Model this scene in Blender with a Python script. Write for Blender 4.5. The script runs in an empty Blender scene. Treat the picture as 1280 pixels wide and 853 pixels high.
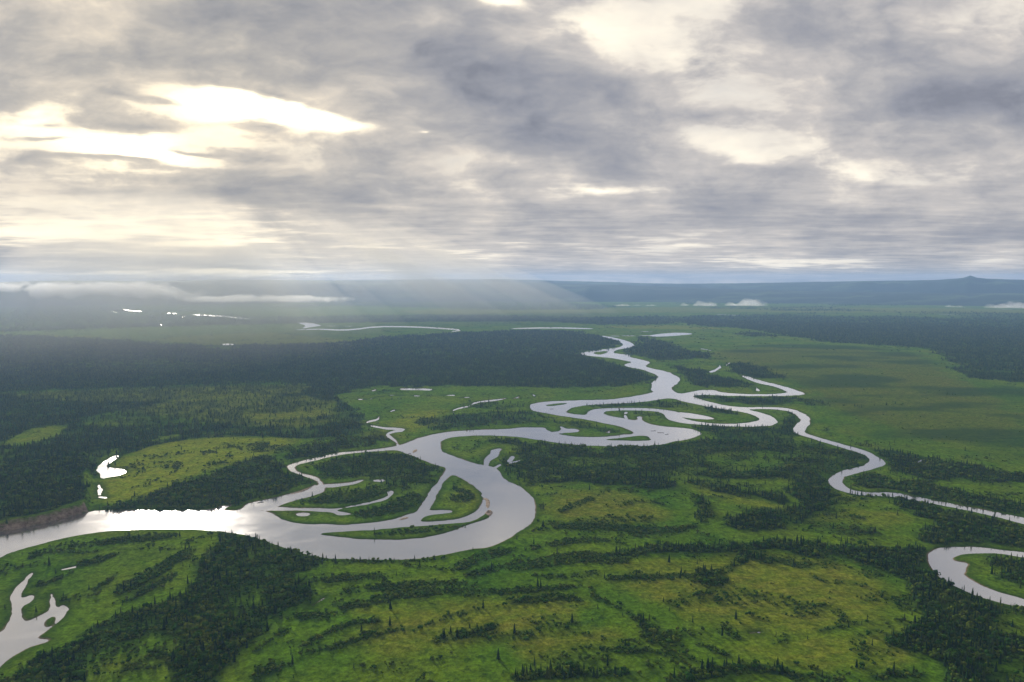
import bpy, math, random
import numpy as np
from mathutils import Vector

# ------------------------------------------------------------------ camera, sky, sun, exposure
W, HH, FPX = 1280.0, 853.0, 853.0
CAM_H = 400.0
PITCH = math.atan((426.5 - 350.0) / FPX)
SP, CP = math.sin(PITCH), math.cos(PITCH)
scene = bpy.context.scene
COL = scene.collection
cam_d = bpy.data.cameras.new("camera")
cam_d.sensor_width = 36.0
cam_d.lens = 36.0 * FPX / W
cam_d.clip_start, cam_d.clip_end = 1.0, 250000.0
cam = bpy.data.objects.new("camera", cam_d)
cam.location = (0, 0, CAM_H)
cam.rotation_euler = (math.pi / 2 - PITCH, 0, 0)
COL.objects.link(cam)
scene.camera = cam
scene.view_settings.view_transform = 'Standard'
scene.view_settings.look = 'None'
scene.view_settings.exposure = 0.38
scene.view_settings.gamma = 1.0
scene.cycles.use_denoising = True
scene.cycles.max_bounces = 6
scene.cycles.diffuse_bounces = 2
scene.cycles.glossy_bounces = 2
scene.cycles.volume_bounces = 1
scene.cycles.transparent_max_bounces = 6
scene.cycles.sample_clamp_indirect = 4.0

SUN_EL, SUN_AZ = math.radians(12.0), math.radians(-27.0)      # azimuth from +Y towards +X
SUN_DIR = Vector((math.sin(SUN_AZ) * math.cos(SUN_EL), math.cos(SUN_AZ) * math.cos(SUN_EL), math.sin(SUN_EL)))
sun_d = bpy.data.lights.new("sun", 'SUN')
sun_d.energy = 4.8
sun_d.angle = math.radians(4)
sun_d.color = (1.0, 0.90, 0.74)
sun_o = bpy.data.objects.new("sun", sun_d)
sun_o.rotation_euler = SUN_DIR.to_track_quat('Z', 'Y').to_euler()
sun_o.location = (0, 0, 2000)
COL.objects.link(sun_o)
WORLD_STRENGTH = 0.10


class NT:
    """small node helper"""
    def __init__(s, tree):
        s.t = tree
        s.n = tree.nodes
        s.l = tree.links

    def new(s, typ, **kw):
        n = s.n.new(typ)
        for k, v in kw.items():
            setattr(n, k, v)
        return n

    def put(s, sock, v):
        if isinstance(v, bpy.types.NodeSocket):
            s.l.new(v, sock)
        elif v is not None:
            sock.default_value = v

    def math(s, op, a, b=None, c=None, clamp=False):
        n = s.new('ShaderNodeMath', operation=op, use_clamp=clamp)
        s.put(n.inputs[0], a)
        if b is not None: s.put(n.inputs[1], b)
        if c is not None: s.put(n.inputs[2], c)
        return n.outputs[0]

    def vmath(s, op, a, b=None, scale=None):
        n = s.new('ShaderNodeVectorMath', operation=op)
        s.put(n.inputs[0], a)
        if b is not None: s.put(n.inputs[1], b)
        if scale is not None: s.put(n.inputs['Scale'], scale)
        return n.outputs[1] if op in ('LENGTH', 'DOT_PRODUCT') else n.outputs[0]

    def mix(s, f, a, b):
        n = s.new('ShaderNodeMix', data_type='RGBA')
        s.put(n.inputs[0], f)
        s.put(n.inputs[6], a)
        s.put(n.inputs[7], b)
        return n.outputs[2]

    def noise(s, vec, scale, detail=4, rough=0.55, dist=0.0, dim='3D'):
        n = s.new('ShaderNodeTexNoise', noise_dimensions=dim)
        if vec is not None: s.put(n.inputs['Vector'], vec)
        n.inputs['Scale'].default_value = scale
        n.inputs['Detail'].default_value = detail
        n.inputs['Roughness'].default_value = rough
        n.inputs['Distortion'].default_value = dist
        return n.outputs['Fac']

    def ramp(s, f, stops, interp='LINEAR'):
        n = s.new('ShaderNodeValToRGB')
        n.color_ramp.interpolation = interp
        e = n.color_ramp.elements
        e[0].position, e[0].color = stops[0][0], (*stops[0][1], 1)
        e[1].position, e[1].color = stops[-1][0], (*stops[-1][1], 1)
        for p, c in stops[1:-1]:
            x = e.new(p)
            x.color = (*c, 1)
        s.put(n.inputs[0], f)
        return n.outputs[0]

    def range(s, v, a, b, c=0.0, d=1.0, smooth=False):
        n = s.new('ShaderNodeMapRange', interpolation_type='SMOOTHSTEP' if smooth else 'LINEAR')
        s.put(n.inputs[0], v)
        for i, q in enumerate((a, b, c, d)):
            n.inputs[i + 1].default_value = q
        return n.outputs[0]


def v3(x, y, z=0.0): return (x, y, z)


def px_dir(x, y):
    a, b = (x - 640.0) / FPX, (426.5 - y) / FPX
    return a, CP + b * SP, -SP + b * CP


# bright (+) and dark (-) masses of the cloud deck: picture x, y, half-axes, tilt, amount
SKY = [
 (160, 178, 230, 62, -4, .62), (310, 128, 190, 42, -7, .60), (30, 135, 110, 42, 10, .28), (410, 143, 62, 20, -8, .34),
 (625, 0, 55, 22, 0, .50), (720, 30, 110, 50, 0, .20), (830, 60, 150, 80, 0, .15), (900, 0, 170, 50, 0, .06),
 (530, 159, 55, 17, -5, .32), (60, 287, 330, 40, 0, .26), (290, 300, 120, 13, 0, .28), (940, 190, 170, 36, -8, .20),
 (750, 233, 160, 30, -5, .30), (1000, 330, 280, 20, 0, .26), (1250, 325, 90, 20, 8, .26),
 (270, 342, 360, 9, 0, .42), (1150, 40, 200, 40, 0, .04), (1230, 160, 130, 24, 5, .10), (640, 305, 190, 12, 0, .14),
 (1080, 215, 130, 20, -5, .10), (480, 260, 160, 10, -5, .14), (870, 305, 120, 9, 0, .14), (700, 150, 40, 18, 30, .18),
 (150, 200, 150, 9, -4, -.34), (260, 182, 110, 8, -6, -.40), (60, 165, 120, 9, 3, -.36), (350, 112, 90, 8, -10, -.26), (200, 118, 120, 7, -8, -.24),
 (430, 60, 330, 115, -12, -.38), (590, 90, 200, 110, -20, -.32), (120, 50, 330, 80, -10, -.32), (772, 105, 110, 62, 5, -.40),
 (700, 192, 250, 66, -12, -.34), (870, 140, 95, 24, 8, -.26), (430, 238, 330, 38, -6, -.28), (620, 282, 260, 38, 0, -.20),
 (200, 148, 110, 20, -5, -.55), (330, 158, 70, 24, -5, -.60), (330, 192, 60, 12, 0, -.30), (60, 140, 90, 12, 0, -.20),
 (900, 272, 300, 34, -4, -.18), (1200, 120, 240, 80, 5, -.36), (1080, 55, 200, 55, 0, -.20), (1000, 110, 120, 40, 0, -.14), (1230, 292, 140, 28, 0, -.26), (980, 207, 130, 18, -8, -.24),
 (90, 325, 260, 10, 0, -.30), (760, 342, 320, 12, 0, -.24), (1080, 275, 160, 18, -5, -.16), (1180, 240, 180, 30, 0, -.16),
 (60, 225, 240, 30, 3, -.12), (700, 60, 60, 40, 0, -.18), (470, 195, 90, 34, -15, -.12),
]

wd = bpy.data.worlds.new("World")
scene.world = wd
wd.use_nodes = True
wd.cycles.sampling_method = 'MANUAL'
wd.cycles.sample_map_resolution = 512
N = NT(wd.node_tree)
N.n.clear()
tc = N.new('ShaderNodeTexCoord').outputs['Generated']
sx = N.new('ShaderNodeSeparateXYZ'); N.put(sx.inputs[0], tc)
dx, dy, dz = sx.outputs
sky = N.new('ShaderNodeTexSky', sky_type='NISHITA', sun_disc=False)
sky.sun_elevation, sky.sun_rotation = SUN_EL, SUN_AZ
sky.altitude, sky.air_density, sky.dust_density = 400, 1.0, 2.0
# coordinates on the cloud deck (perspective towards the horizon)
zc = N.math('ADD', N.math('MAXIMUM', dz, 0.0), 0.055)
cx = N.math('DIVIDE', dx, zc); cy = N.math('DIVIDE', dy, zc)
deck = N.new('ShaderNodeCombineXYZ'); N.put(deck.inputs[0], cx); N.put(deck.inputs[1], cy)
deck = deck.outputs[0]
fy = N.math('MAXIMUM', dy, 0.04)
uu = N.math('DIVIDE', dx, fy); vv = N.math('DIVIDE', dz, fy)
uv = N.new('ShaderNodeCombineXYZ'); N.put(uv.inputs[0], uu); N.put(uv.inputs[1], vv)
warpn = N.new('ShaderNodeTexNoise'); N.put(warpn.inputs['Vector'], deck)
warpn.inputs['Scale'].default_value = 0.9; warpn.inputs['Detail'].default_value = 5
w = N.vmath('SUBTRACT', warpn.outputs['Color'], (0.5, 0.5, 0.5))
w = N.vmath('MULTIPLY', w, (0.20, 0.11, 0))
wamp = N.range(vv, 0.0, 0.25, 0.12, 1.0)
w = N.vmath('SCALE', w, scale=wamp)
uvw = N.vmath('ADD', uv.outputs[0], w)
acc = {1: None, -1: None}
for (x, y, rx, ry, rot, amp) in SKY:
    a, f, z = px_dir(x, y)
    mp = N.new('ShaderNodeMapping', vector_type='TEXTURE')
    N.put(mp.inputs['Vector'], uvw)
    mp.inputs['Location'].default_value = (a / f, z / f, 0)
    mp.inputs['Rotation'].default_value = (0, 0, math.radians(rot))
    mp.inputs['Scale'].default_value = (rx * 1.25 / FPX, ry * 1.25 / FPX, 1)
    g = N.new('ShaderNodeTexGradient', gradient_type='QUADRATIC_SPHERE')
    N.put(g.inputs[0], mp.outputs[0])
    sg = 1 if amp > 0 else -1
    acc[sg] = N.math('MULTIPLY_ADD', g.outputs['Fac'], abs(amp) * 1.25, acc[sg] if acc[sg] is not None else 0.0)
accB, accD = acc[1], acc[-1]
cen = lambda v, k: N.math('MULTIPLY', N.math('SUBTRACT', v, 0.5), k)
# puffs seen side on (higher up) and the deck in perspective (towards the horizon)
uvs = N.vmath('MULTIPLY', uv.outputs[0], (1, 2.1, 1))
wn = N.new('ShaderNodeTexNoise'); N.put(wn.inputs['Vector'], uvs); wn.inputs['Scale'].default_value = 6.0; wn.inputs['Detail'].default_value = 3
uvp = N.vmath('ADD', uvs, N.vmath('MULTIPLY', N.vmath('SUBTRACT', wn.outputs['Color'], (.5, .5, .5)), (.10, .07, 0)))
p1 = N.noise(uvp, 3.0, 11, 0.57, 0.0)
p2 = N.noise(N.vmath('ADD', uvp, (3.1, 7.7, 0)), 9.0, 8, 0.60, 0.0)
q1 = N.noise(deck, 0.75, 9, 0.58, 0.1)
q2 = N.noise(N.vmath('MULTIPLY', deck, (0.8, 1.5, 1)), 2.2, 8, 0.6, 0.1)
hi_ = N.range(dz, 0.045, 0.15, 0.10, 1.0, True)
lo_ = N.range(dz, 0.03, 0.20, 1.0, 0.30, True)
puff = N.math('MULTIPLY', N.math('ADD', cen(p1, 1.9), cen(p2, .60)), hi_)
pers = N.math('MULTIPLY', N.math('ADD', cen(q1, 1.1), cen(q2, .50)), lo_)
nz = N.math('ADD', puff, pers)
front = N.math('ADD', N.math('MULTIPLY', accD, 1.25), N.math('ADD', nz, 0.40))
front = N.math('SUBTRACT', front, N.math('MULTIPLY', accB, 1.05))
front = N.math('ADD', front, N.range(dz, 0.33, 0.52, 0.0, 0.42, True))
front = N.math('ADD', front, N.range(dz, 0.0, 0.07, 0.16, 0.0))
front = N.math('ADD', front, N.range(uu, 0.15, 0.6, 0.0, 0.07))
mask = N.range(front, 0.16, 0.43, 0.0, 0.94, True)
back_v = N.math('ADD', N.math('MULTIPLY', accB, .80), N.math('ADD', cen(N.noise(N.vmath('ADD', uvp, (9, 2, 0)), 2.2, 7, .60), 1.0), .44))
back = N.ramp(back_v, [(0.15, (.37, .385, .44)), (.38, (.53, .525, .525)), (.60, (.80, .76, .68)), (.85, (1.15, 1.08, .92)), (1.0, (1.5, 1.42, 1.25))])
thick = N.math('ADD', front, N.math('ADD', cen(p2, .5), N.math('MULTIPLY', cen(q2, .4), lo_)))
fcol = N.ramp(N.math('ADD', N.math('MULTIPLY', thick, .62), N.math('ADD', N.math('ADD', cen(p1, .6), cen(p2, .22)), .19)), [(.20, (.62, .58, .54)), (.40, (.44, .43, .44)), (.62, (.295, .305, .345)), (.85, (.205, .225, .285)), (1.0, (.15, .17, .23))])
ccol = N.mix(mask, back, fcol)
hot = N.math('MULTIPLY', N.range(accB, .70, 1.25, 0.0, 1.0, True), N.math('SUBTRACT', 1.0, mask))
ccol = N.vmath('MULTIPLY', ccol, (1.035, 1.0, .95))
ccol = N.vmath('ADD', ccol, N.vmath('SCALE', (5.2, 4.5, 3.3), scale=hot))
bri = N.math('SUBTRACT', N.math('ADD', back_v, .25), mask)
# warm glow of the hidden sun
sd = N.vmath('DOT_PRODUCT', tc, tuple(SUN_DIR))
glow = N.math('POWER', N.math('MAXIMUM', sd, 0.0), 14.0)
ccol = N.mix(N.math('MULTIPLY', glow, 0.55), ccol, N.vmath('MULTIPLY', ccol, (1.42, 1.30, 1.02)))
cl10 = N.vmath('SCALE', ccol, scale=1.0 / WORLD_STRENGTH)
gap = N.range(bri, 0.80, 1.15, 0.0, 0.30, True)
up = N.range(dz, 0.12, 0.35, 0.0, 1.0)
skycol = N.mix(N.math('MULTIPLY', gap, up), cl10, sky.outputs[0])
bg = N.new('ShaderNodeBackground'); N.put(bg.inputs[0], skycol); bg.inputs[1].default_value = WORLD_STRENGTH
wo = N.new('ShaderNodeOutputWorld'); N.l.new(bg.outputs[0], wo.inputs[0])

# ------------------------------------------------------------------ helpers
rng = np.random.default_rng(7)
random.seed(7)


def mesh_np(name, V, F, smooth=False):
    V = np.asarray(V, np.float32); F = np.asarray(F, np.int32)
    me = bpy.data.meshes.new(name)
    me.vertices.add(len(V)); me.vertices.foreach_set('co', V.ravel())
    me.loops.add(F.size); me.loops.foreach_set('vertex_index', F.ravel())
    me.polygons.add(len(F)); me.polygons.foreach_set('loop_start', np.arange(0, F.size, F.shape[1], dtype=np.int32))
    if smooth: me.polygons.foreach_set('use_smooth', np.ones(len(F), bool))
    me.update(calc_edges=True)
    return me


def attr(me, name, a):
    at = me.attributes.new(name, 'FLOAT', 'POINT')
    at.data.foreach_set('value', np.asarray(a, np.float32).ravel())


def link(name, me, mat, parent=None, **props):
    o = bpy.data.objects.new(name, me)
    COL.objects.link(o)
    if mat and not me.materials: me.materials.append(mat)
    if parent: o.parent = parent
    for k, v in props.items(): o[k] = v
    return o


_tab = rng.random((256, 256)).astype(np.float32)
def vnoise(x, y):
    xi, yi = np.floor(x).astype(np.int64), np.floor(y).astype(np.int64)
    fx, fy_ = (x - xi).astype(np.float32), (y - yi).astype(np.float32)
    fx = fx * fx * (3 - 2 * fx); fy_ = fy_ * fy_ * (3 - 2 * fy_)
    a = _tab[xi & 255, yi & 255]; b = _tab[(xi + 1) & 255, yi & 255]
    c = _tab[xi & 255, (yi + 1) & 255]; d = _tab[(xi + 1) & 255, (yi + 1) & 255]
    return (a * (1 - fx) + b * fx) * (1 - fy_) + (c * (1 - fx) + d * fx) * fy_
def fbm(x, y, scale, octv=4):
    s, amp, tot = 0, 1.0, 0
    for k in range(octv):
        s = s + amp * vnoise(x / scale * 2 ** k + 17.3 * k, y / scale * 2 ** k + 5.1 * k)
        tot += amp; amp *= 0.55
    return s / tot
def sstep(x, a, b):
    t = np.clip((x - a) / (b - a), 0, 1)
    return t * t * (3 - 2 * t)


def ground_pt(x, y, z=0.0):
    a, f, dz_ = px_dir(x, y)
    t = (CAM_H - z) / -dz_
    return a * t, f * t
def to_world(pts): return np.array([ground_pt(x, y) for x, y in pts])
def to_px(X, Y, Z=0.0):
    yy = Y * CP - (Z - CAM_H) * SP
    zz = Y * SP + (Z - CAM_H) * CP
    yy = np.maximum(yy, 1e-3)
    return 640 + FPX * X / yy, 426.5 - FPX * zz / yy
def chaikin(P, n=2):
    P = np.asarray(P, float)
    for _ in range(n):
        Q = np.roll(P, -1, 0)
        P = np.stack([P * .75 + Q * .25, P * .25 + Q * .75], 1).reshape(-1, 2)
    return P
def stroke(pts, w):
    """a band of width w (picture units) along a line, as a polygon"""
    P = np.array(pts, float); n = len(P)
    if n > 2:
        Q = [P[0]]
        for a, b in zip(P[:-1], P[1:]): Q += [a * .75 + b * .25, a * .25 + b * .75]
        Q.append(P[-1]); P = np.array(Q); n = len(P)
    T = np.gradient(P, axis=0); T /= np.linalg.norm(T, axis=1)[:, None] + 1e-9
    Nn = np.stack([-T[:, 1], T[:, 0]], 1)
    t = np.linspace(0, 1, n)
    ww = w / 2 * (0.35 + 0.65 * np.minimum(1, 4 * np.minimum(t, 1 - t)))
    return np.vstack([P + Nn * ww[:, None], (P - Nn * ww[:, None])[::-1]])
def sdf(X, Y, P, margin):
    """signed distance to polygon (inside +); outside bbox+margin = -margin"""
    out = np.full(X.shape, -margin, np.float32)
    lo, hi = P.min(0) - margin, P.max(0) + margin
    idx = np.nonzero((X > lo[0]) & (X < hi[0]) & (Y > lo[1]) & (Y < hi[1]))[0]
    if not len(idx): return out
    x, y = X[idx], Y[idx]
    best = np.full(x.shape, 1e18); ins = np.zeros(x.shape, bool)
    Q = np.roll(P, -1, 0)
    for (ax, ay), (bx, by) in zip(P, Q):
        ex, ey = bx - ax, by - ay
        L = ex * ex + ey * ey + 1e-12
        wx, wy = x - ax, y - ay
        t = np.clip((wx * ex + wy * ey) / L, 0, 1)
        d = (wx - ex * t) ** 2 + (wy - ey * t) ** 2
        np.minimum(best, d, out=best)
        if ay != by:
            c = (ay > y) != (by > y)
            ins ^= c & (x < ax + (y - ay) * ex / ey)
    out[idx] = np.where(ins, 1, -1) * np.sqrt(best)
    return np.maximum(out, -margin)

exec_water = None
# ------------------------------------------------------------------ traced shorelines (photo coordinates, turned into metres on the ground)
W_MAIN = [(-260,722),(-60,676),(0,666),(55,655),(90,646),(107,641),(118.6,638.5),(160,638),(207.6,638),(255,637.4),(268,636.5),(276,633.2),(291,631.3),(279,636.2),(285,638.3),(299.5,638),(305,633),(309,629.6),
 (326.4,626),(351,620.8),(370.3,615.6),(388,609.4),(393,606),(397,607),(396.3,601.5),(389.6,598),(375.6,593.6),(365,590),(359.4,584.8),(361.5,581.3),(370.3,579),(384.4,575),(405.5,570.2),(423,566.2),(449.4,563.9),(480,561),(499,557.5),
 (511.6,552.7),(526.4,547.4),(547.5,542),(568.6,539.4),(598,537.5),(631.9,536.6),(655,534.6),(680.6,534.4),(683.7,537),(692.8,542),(707,545.2),(727,546.8),(753.7,546.6),(770,544.8),(778,543.2),(789,543.5),(793.4,541),(786,536.9),(774,533),(753.7,528.7),(733.4,524.7),(707,520.6),(680.6,516.5),(666.4,513.5),(661,508.4),(664.4,505.4),(680.6,502.3),(711,501),(750,500.3),(775,498.6),(794,495),(807.5,493),(817.5,490),
 (813.8,486.2),(815,477.5),(822.5,473.8),(822.5,470),(812.5,465.5),(800,461.2),(782.5,458.8),(780,455.5),(792.5,453.2),(782.5,451.2),(767.5,448),(750,446.2),(730,444.5),(723.8,441.2),(745,438.2),(760,436.2),(772.5,435),(780,431.8),(777.5,428.8),(767.5,424.5),(752.5,421),(751,419.6),
 (760,420.8),(772.5,423.4),(785,426.6),(794.5,432),(792.5,434.4),(775,436.4),(767.5,438.8),(767.5,442.3),(788.8,443.6),(785,446.2),(797.5,448.8),(810,452),(813.8,453.8),(805,458),(815,461),(830,463.8),(840,467),(848.8,472.5),(850,476),(842.5,482.5),(838.8,486),(845,491),(852.5,493),(870,488.8),(880,487.8),(891,487.8),(895,488.8),(900,490.8),(920,492.6),(950,493.3),(980,492.2),(986,490.2),(977.5,486.2),(965,482.5),(947.5,479.5),(937.5,475.3),(930,471.6),(925,469.6),(932.5,469.8),(945,474.2),(957.5,478),(975,481.8),(987.5,485.6),(1000,489.2),(1007,492.3),(1000,494.2),(975,495.2),(935,495.2),(907,494.7),(885,493.4),(868,494),(865,496),(880,501),(897.5,505),(912.5,508),(932.5,509.7),(950,509),(972,509.6),(985,510.8),(997.5,513.8),(1010,520),(1013,526),(1011,531),(1004.5,538.8),(1007.5,542.5),(1020,546),(1042.5,552.5),(1065,558.8),(1085,565.5),(1100,572.5),(1107,578),(1105,582.5),(1092.5,587),(1070,591),(1056,596),(1053,602.5),(1056,608.8),(1067.5,613.8),(1085,615.5),(1115,616),(1145,621),(1175,627),(1210,634),(1247.5,641),(1280,648),(1460,690),
 (1460,702),(1280,655),(1242.5,645.5),(1210,638),(1175,631.5),(1145,626),(1115,621),(1097.5,620.2),(1072.5,619),(1052.5,615),(1040,610),(1034.5,604),(1036,597.5),(1047.5,591),(1067.5,585),(1085,580),(1089,576),(1085,571),(1075,566),(1052.5,560),(1025,551.5),(1007.5,546),(994,541.5),(991,537.5),(995,532.5),(1001,525),(997.5,520),(987.5,514.2),(972.5,512),(950,511.2),(934,512),(945,514.5),(962.5,519.5),(970,525),(971,530),(960,532.8),(932.5,533.5),(895,532.7),(873.6,531),(849,528.9),(836,524.9),(833,520.6),(829,517),(816.7,514.2),(798.4,513.2),(770,513.2),(755.8,514.2),(752.3,517),(757.8,519.6),(770,521.6),(782,523.7),(793,526),(797.5,524.3),(796,521),(803,521),(803,525),(806.6,528.7),(822.8,532.8),(841,534.8),(859.4,535.9),(873.6,539.3),(878,542.6),(873.6,545),(859.4,549),(835,554),(818.7,556.8),(794.4,558.4),(753.7,558),(721,556.2),(690.8,552.9),(670.5,549.7),(652,546.8),(636,545.2),(606.6,544.3),(575,545.3),(558,547.4),(550.7,552.7),(548.6,559),(553.8,565.4),(570.7,571.7),(589.7,579),(606.6,581.8),(619,585.4),(626.6,590.7),(627.7,598),(640,603.3),(656,612.8),(666.7,623.4),(671,636),(667,649),(658,659),(640,671),(616.5,683),(587,687),(551,695),(510,699.6),(450.5,699.8),(406,697.5),(373,690.5),(344,681.5),(320,672),(285,664),(237,661.7),(178,661.7),(125,664.6),(89,670),(44,681.5),(18,689),(0,697),(-60,722),(-260,790)]
ISL = [
 [(497,562.8),(507.4,567.5),(518,570.6),(530.6,576),(549.6,582.2),(558.5,585.4),(553.8,593.8),(543.3,608.6),(530.6,623.4),(525.4,635),(520,641.5),(508,644.5),(495,648.5),(474,653),(447.5,655.8),(409,656.3),(370.4,654.3),(352.6,650.4),(345,644.5),(336,640.5),(322,638.5),(330,636.4),(341,635.5),(354.5,629.6),(370.3,624.4),(388,620.8),(402,616.4),(405.5,613),(408,609),(405.5,605.8),(403.7,602.4),(395,597),(379,592.7),(368.5,588.3),(366.4,584),(370.3,581.2),(388,577.3),(409,571.8),(426.5,568),(449,566),(480,563.6)],
 [(564.4,593.4),(575,595.5),(589.7,605.4),(603.4,616),(604.5,625.5),(600,635),(591.8,642.4),(577,648.3),(549.6,651.9),(523,652.5),(530.6,646.6),(539,644),(553.8,642.6),(566.5,640.9),(563,637.7),(537,638.6),(536,636),(545.4,621.3),(550.7,606.5),(558,599)],
 [(393,667.8),(421,665.2),(468.3,662.3),(512.8,658.7),(557,655.8),(587,652.8),(602,646.5),(611,638),(614,640),(612,645),(604.7,650.4),(581,657.8),(551,668.2),(527.6,673.5),(486,676),(438.6,673.5)],
 [(707,514),(715,509.5),(731.4,506.4),(761.9,504.8),(790.3,504),(814.7,501.3),(831,497.9),(843,498.3),(855,502.3),(879.7,507.4),(907.5,512.5),(930,515),(945,520.5),(950,525),(940,528.6),(920,530.6),(890,529.8),(870,527.3),(852,522.8),(847,519.5),(851,516.3),(838,513.4),(814.7,510.7),(790.3,510.3),(761.9,510.3),(741.6,511.5),(734.5,515.5),(733.4,519.3),(721.3,518.8),(709,516.8)],
 [(679.6,507.2),(692.8,504.6),(711,503.8),(706,505.6),(688.8,508.4)],
 [(751.7,549.9),(782,546.6),(804.5,544.2),(810.6,546),(816.7,550.3),(802.5,551.6),(766,551.2)],
 [(739,441.2),(752,439),(762,439.2),(757,442),(748,444.2)],
 [(700,497.6),(725,496.4),(741,497.2),(722,498.6)] ,
]
SANDBAR = [
 [(604,622),(611,622.5),(614.5,627),(614,634),(610,637.5),(605,634),(606,628)],
 [(493,651.5),(503,646.3),(511.6,645.6),(513.8,648.3),(501,651.6)],
 [(605,641),(613,637.5),(618,640.5),(612,646)],
 [(516,562),(521,561),(524,563),(520,566.5),(513,567)],
 [(352,622),(372,615.5),(388,610),(391,608),(386,612.5),(366,619.5)],
]
W_EXTRA = [
 [(398,605.6),(423,605),(438.8,603.6),(449,601),(455,599.8),(448,603.6),(440.6,606),(423,608.9),(404,610)],
 [(330,635.2),(344.8,634.4),(370.3,635.2),(396.7,635.8),(416,636.3),(426.5,635),(456,629.6),(480,623.7),(486,620),(481.6,614.8),(490.5,613),(494,615.4),(489,620.5),(477,627),(447.5,632.4),(425,636.8),(421,639),(448,643),(424,644.8),(415,640.8),(391,638.8),(369,638.6),(345,638),(322,638)],
 [(369,641.5),(391,641.3),(385,646),(371,645)],
 [(464.7,600.2),(481.6,599.1),(480,602.5),(468,602.8)],
 [(604.5,583),(605,577),(607.5,573),(614,567.5),(612.5,563.5),(624.5,560.5),(628,562.2),(623.5,564.6),(624.5,569),(615,574.5),(611,578),(609.7,584)],
 [(633,577.6),(639.3,570.2),(643,571.7),(639.8,577)],
 [(683,540.5),(699,539.6),(703,537),(699,534),(702,533.2),(708,536.6),(717,536),(725.5,537.9),(721,540.9),(707,541),(699,542.2),(688,542.5)],
 [(850,515.3),(865,517.2),(887.5,521),(896,524.7),(875,524.4),(860,522.4),(848,521),(840,516.5)],
 [(500,485.3),(541,486),(540,488.5),(520,487.9),(498,487.7)],
 [(119.5,585.3),(127.5,581),(133.5,575),(145.3,569),(149.5,570),(139.4,577),(130.5,582.4),(135,585.3),(159.5,587.2),(154.2,594.2),(135,596.5),(127.5,599.6),(123.5,594)],
 [(45,714.5),(34,718.4),(20.5,734.7),(13,745.7),(15,756.6),(13.7,773),(6.8,786.7),(0,790.8),(-60,815),(-90,880),(-5,840),(11,825),(27.3,814),(41,807),(65,800.2),(47,799),(47.8,795.6),(58.7,788.4),(71,779.8),(82,764.8),(88,761),(79,755.6),(71.6,760.7),(67.8,751),(66.2,742),(62.4,743.5),(64.2,762),(54.6,769),(32.8,778.5),(27.3,773),(24.5,759.3),(41.5,751.5),(42,743.5),(27.3,748.4),(24.6,745.7),(30,734.7)],
 [(1460,712),(1280,690.5),(1255,688),(1224,684.2),(1196,684.2),(1176,685.2),(1160,691.7),(1162,700.8),(1160,704.3),(1168,715),(1179,723),(1190,731),(1211.5,741.6),(1232.6,748.7),(1258,755),(1280,760.5),(1460,815),
  (1460,795),(1280,749.4),(1255,743),(1232.6,735.3),(1217,726.8),(1207,720.5),(1205.6,715),(1213,704.2),(1193,702.2),(1189,698),(1199,693.8),(1218.5,691.7),(1241,691.7),(1260.7,694.5),(1280,697),(1460,722)],
 [(808,419.8),(830,417),(850,415.8),(869,417.4),(855,419.2),(820,421.4)],
 [(277,429.8),(292,429.8),(293,431.6),(278,431.6)],
 [(368,403),(384,402.6),(404,407.2),(392,408.6),(374,411.6),(385,407.6)],
]
POND_ISL = [[(54.6,776),(65.6,769),(72.4,771.6),(68.3,781),(58.7,785.3),(53.3,782.6)]]
W_LINE = [
 ([(457,530.5),(459.4,527.5),(472.7,525),(474,521)],2.2),([(463.8,532.6),(480,535.5),(498,536.4),(507,538),(490,540),(482.5,543.8),(495,551.2),(498.5,559)],2.6),
 ([(632,498.5),(616.6,500.8),(594.3,503.2),(587,508.2),(575,510.3),(566,513.3),(566.7,516.3)],1.8),
 ([(448,499.6),(458,499.5)],2.2),([(468,496.5),(480,495.8)],1.5),([(487,494.5),(503,494.4)],1.8),([(518,495),(525,495)],1.6),([(552,494.4),(567,494.2)],1.6),([(576,497.6),(587,497)],1.6),([(463,499),(467,498)],1.5),([(488,514.8),(493,513)],1.4),([(466,488.8),(470,487.2)],1.6),
 ([(123,604.6),(125,612),(124.5,619)],1.8),([(124,621.5),(132,622.6)],1.8),([(117,640),(120,634)],3),
 ([(77,712.5),(94,709)],2.6),([(390,757.5),(406,747.5)],2.8),([(617,586),(625.6,581.2)],3.5),([(637,579.7),(650.5,575.5)],3),
 ([(783,515.5),(780.5,519.5),(784,524.5)],2),([(887,465.8),(895,463),(901,458.8),(899,456.6)],2),([(907,457.5),(912,453.8)],1.6),([(945.5,484.5),(948,489)],2),
 ([(876,436),(890,438.5)],1.4),([(762,420.4),(812,419.6)],1.5),([(794,414.3),(820,415.2)],1.0),([(640,411),(689,409.8),(742,411.2)],1.5),
 ([(370,412.6),(400,411.5),(420,412.8),(440,412.5),(470,408.4),(514,408.6),(554,410.8),(579.6,412.8),(564,414.8)],1.5),
 ([(400,407.5),(440,408)],1.3),([(240,393.4),(269,395),(285.5,396.4),(312,399)],1.2),([(329,399),(363,398.4)],1.3),([(154,386.7),(164.6,389),(177,389.6)],1.5),([(136,388),(146,391)],1.2),([(208,391.4),(222,392.4)],1.4),([(226,398.5),(231,396)],1.6),([(199,406),(207,407.4)],1.4),([(60,384.8),(130,386.2)],0.9),([(165,379.8),(183,381)],0.9),
 ([(896,393),(926,394.7)],1.6),([(1170,393),(1213,394.5)],1.8),([(689,380.8),(724,383)],1.2),([(1220,385.8),(1270,387.4)],1.2),([(495,389.5),(512,390.2)],1.0),
 ([(1146,578.5),(1152,575.5)],3),([(938,791.5),(950,790.8)],2.2),([(667,506),(668,509)],2),([(641,499),(648,497)],1.6),([(664,492),(668,495)],1.4),([(760,541),(763,539)],1.6),
]
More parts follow.
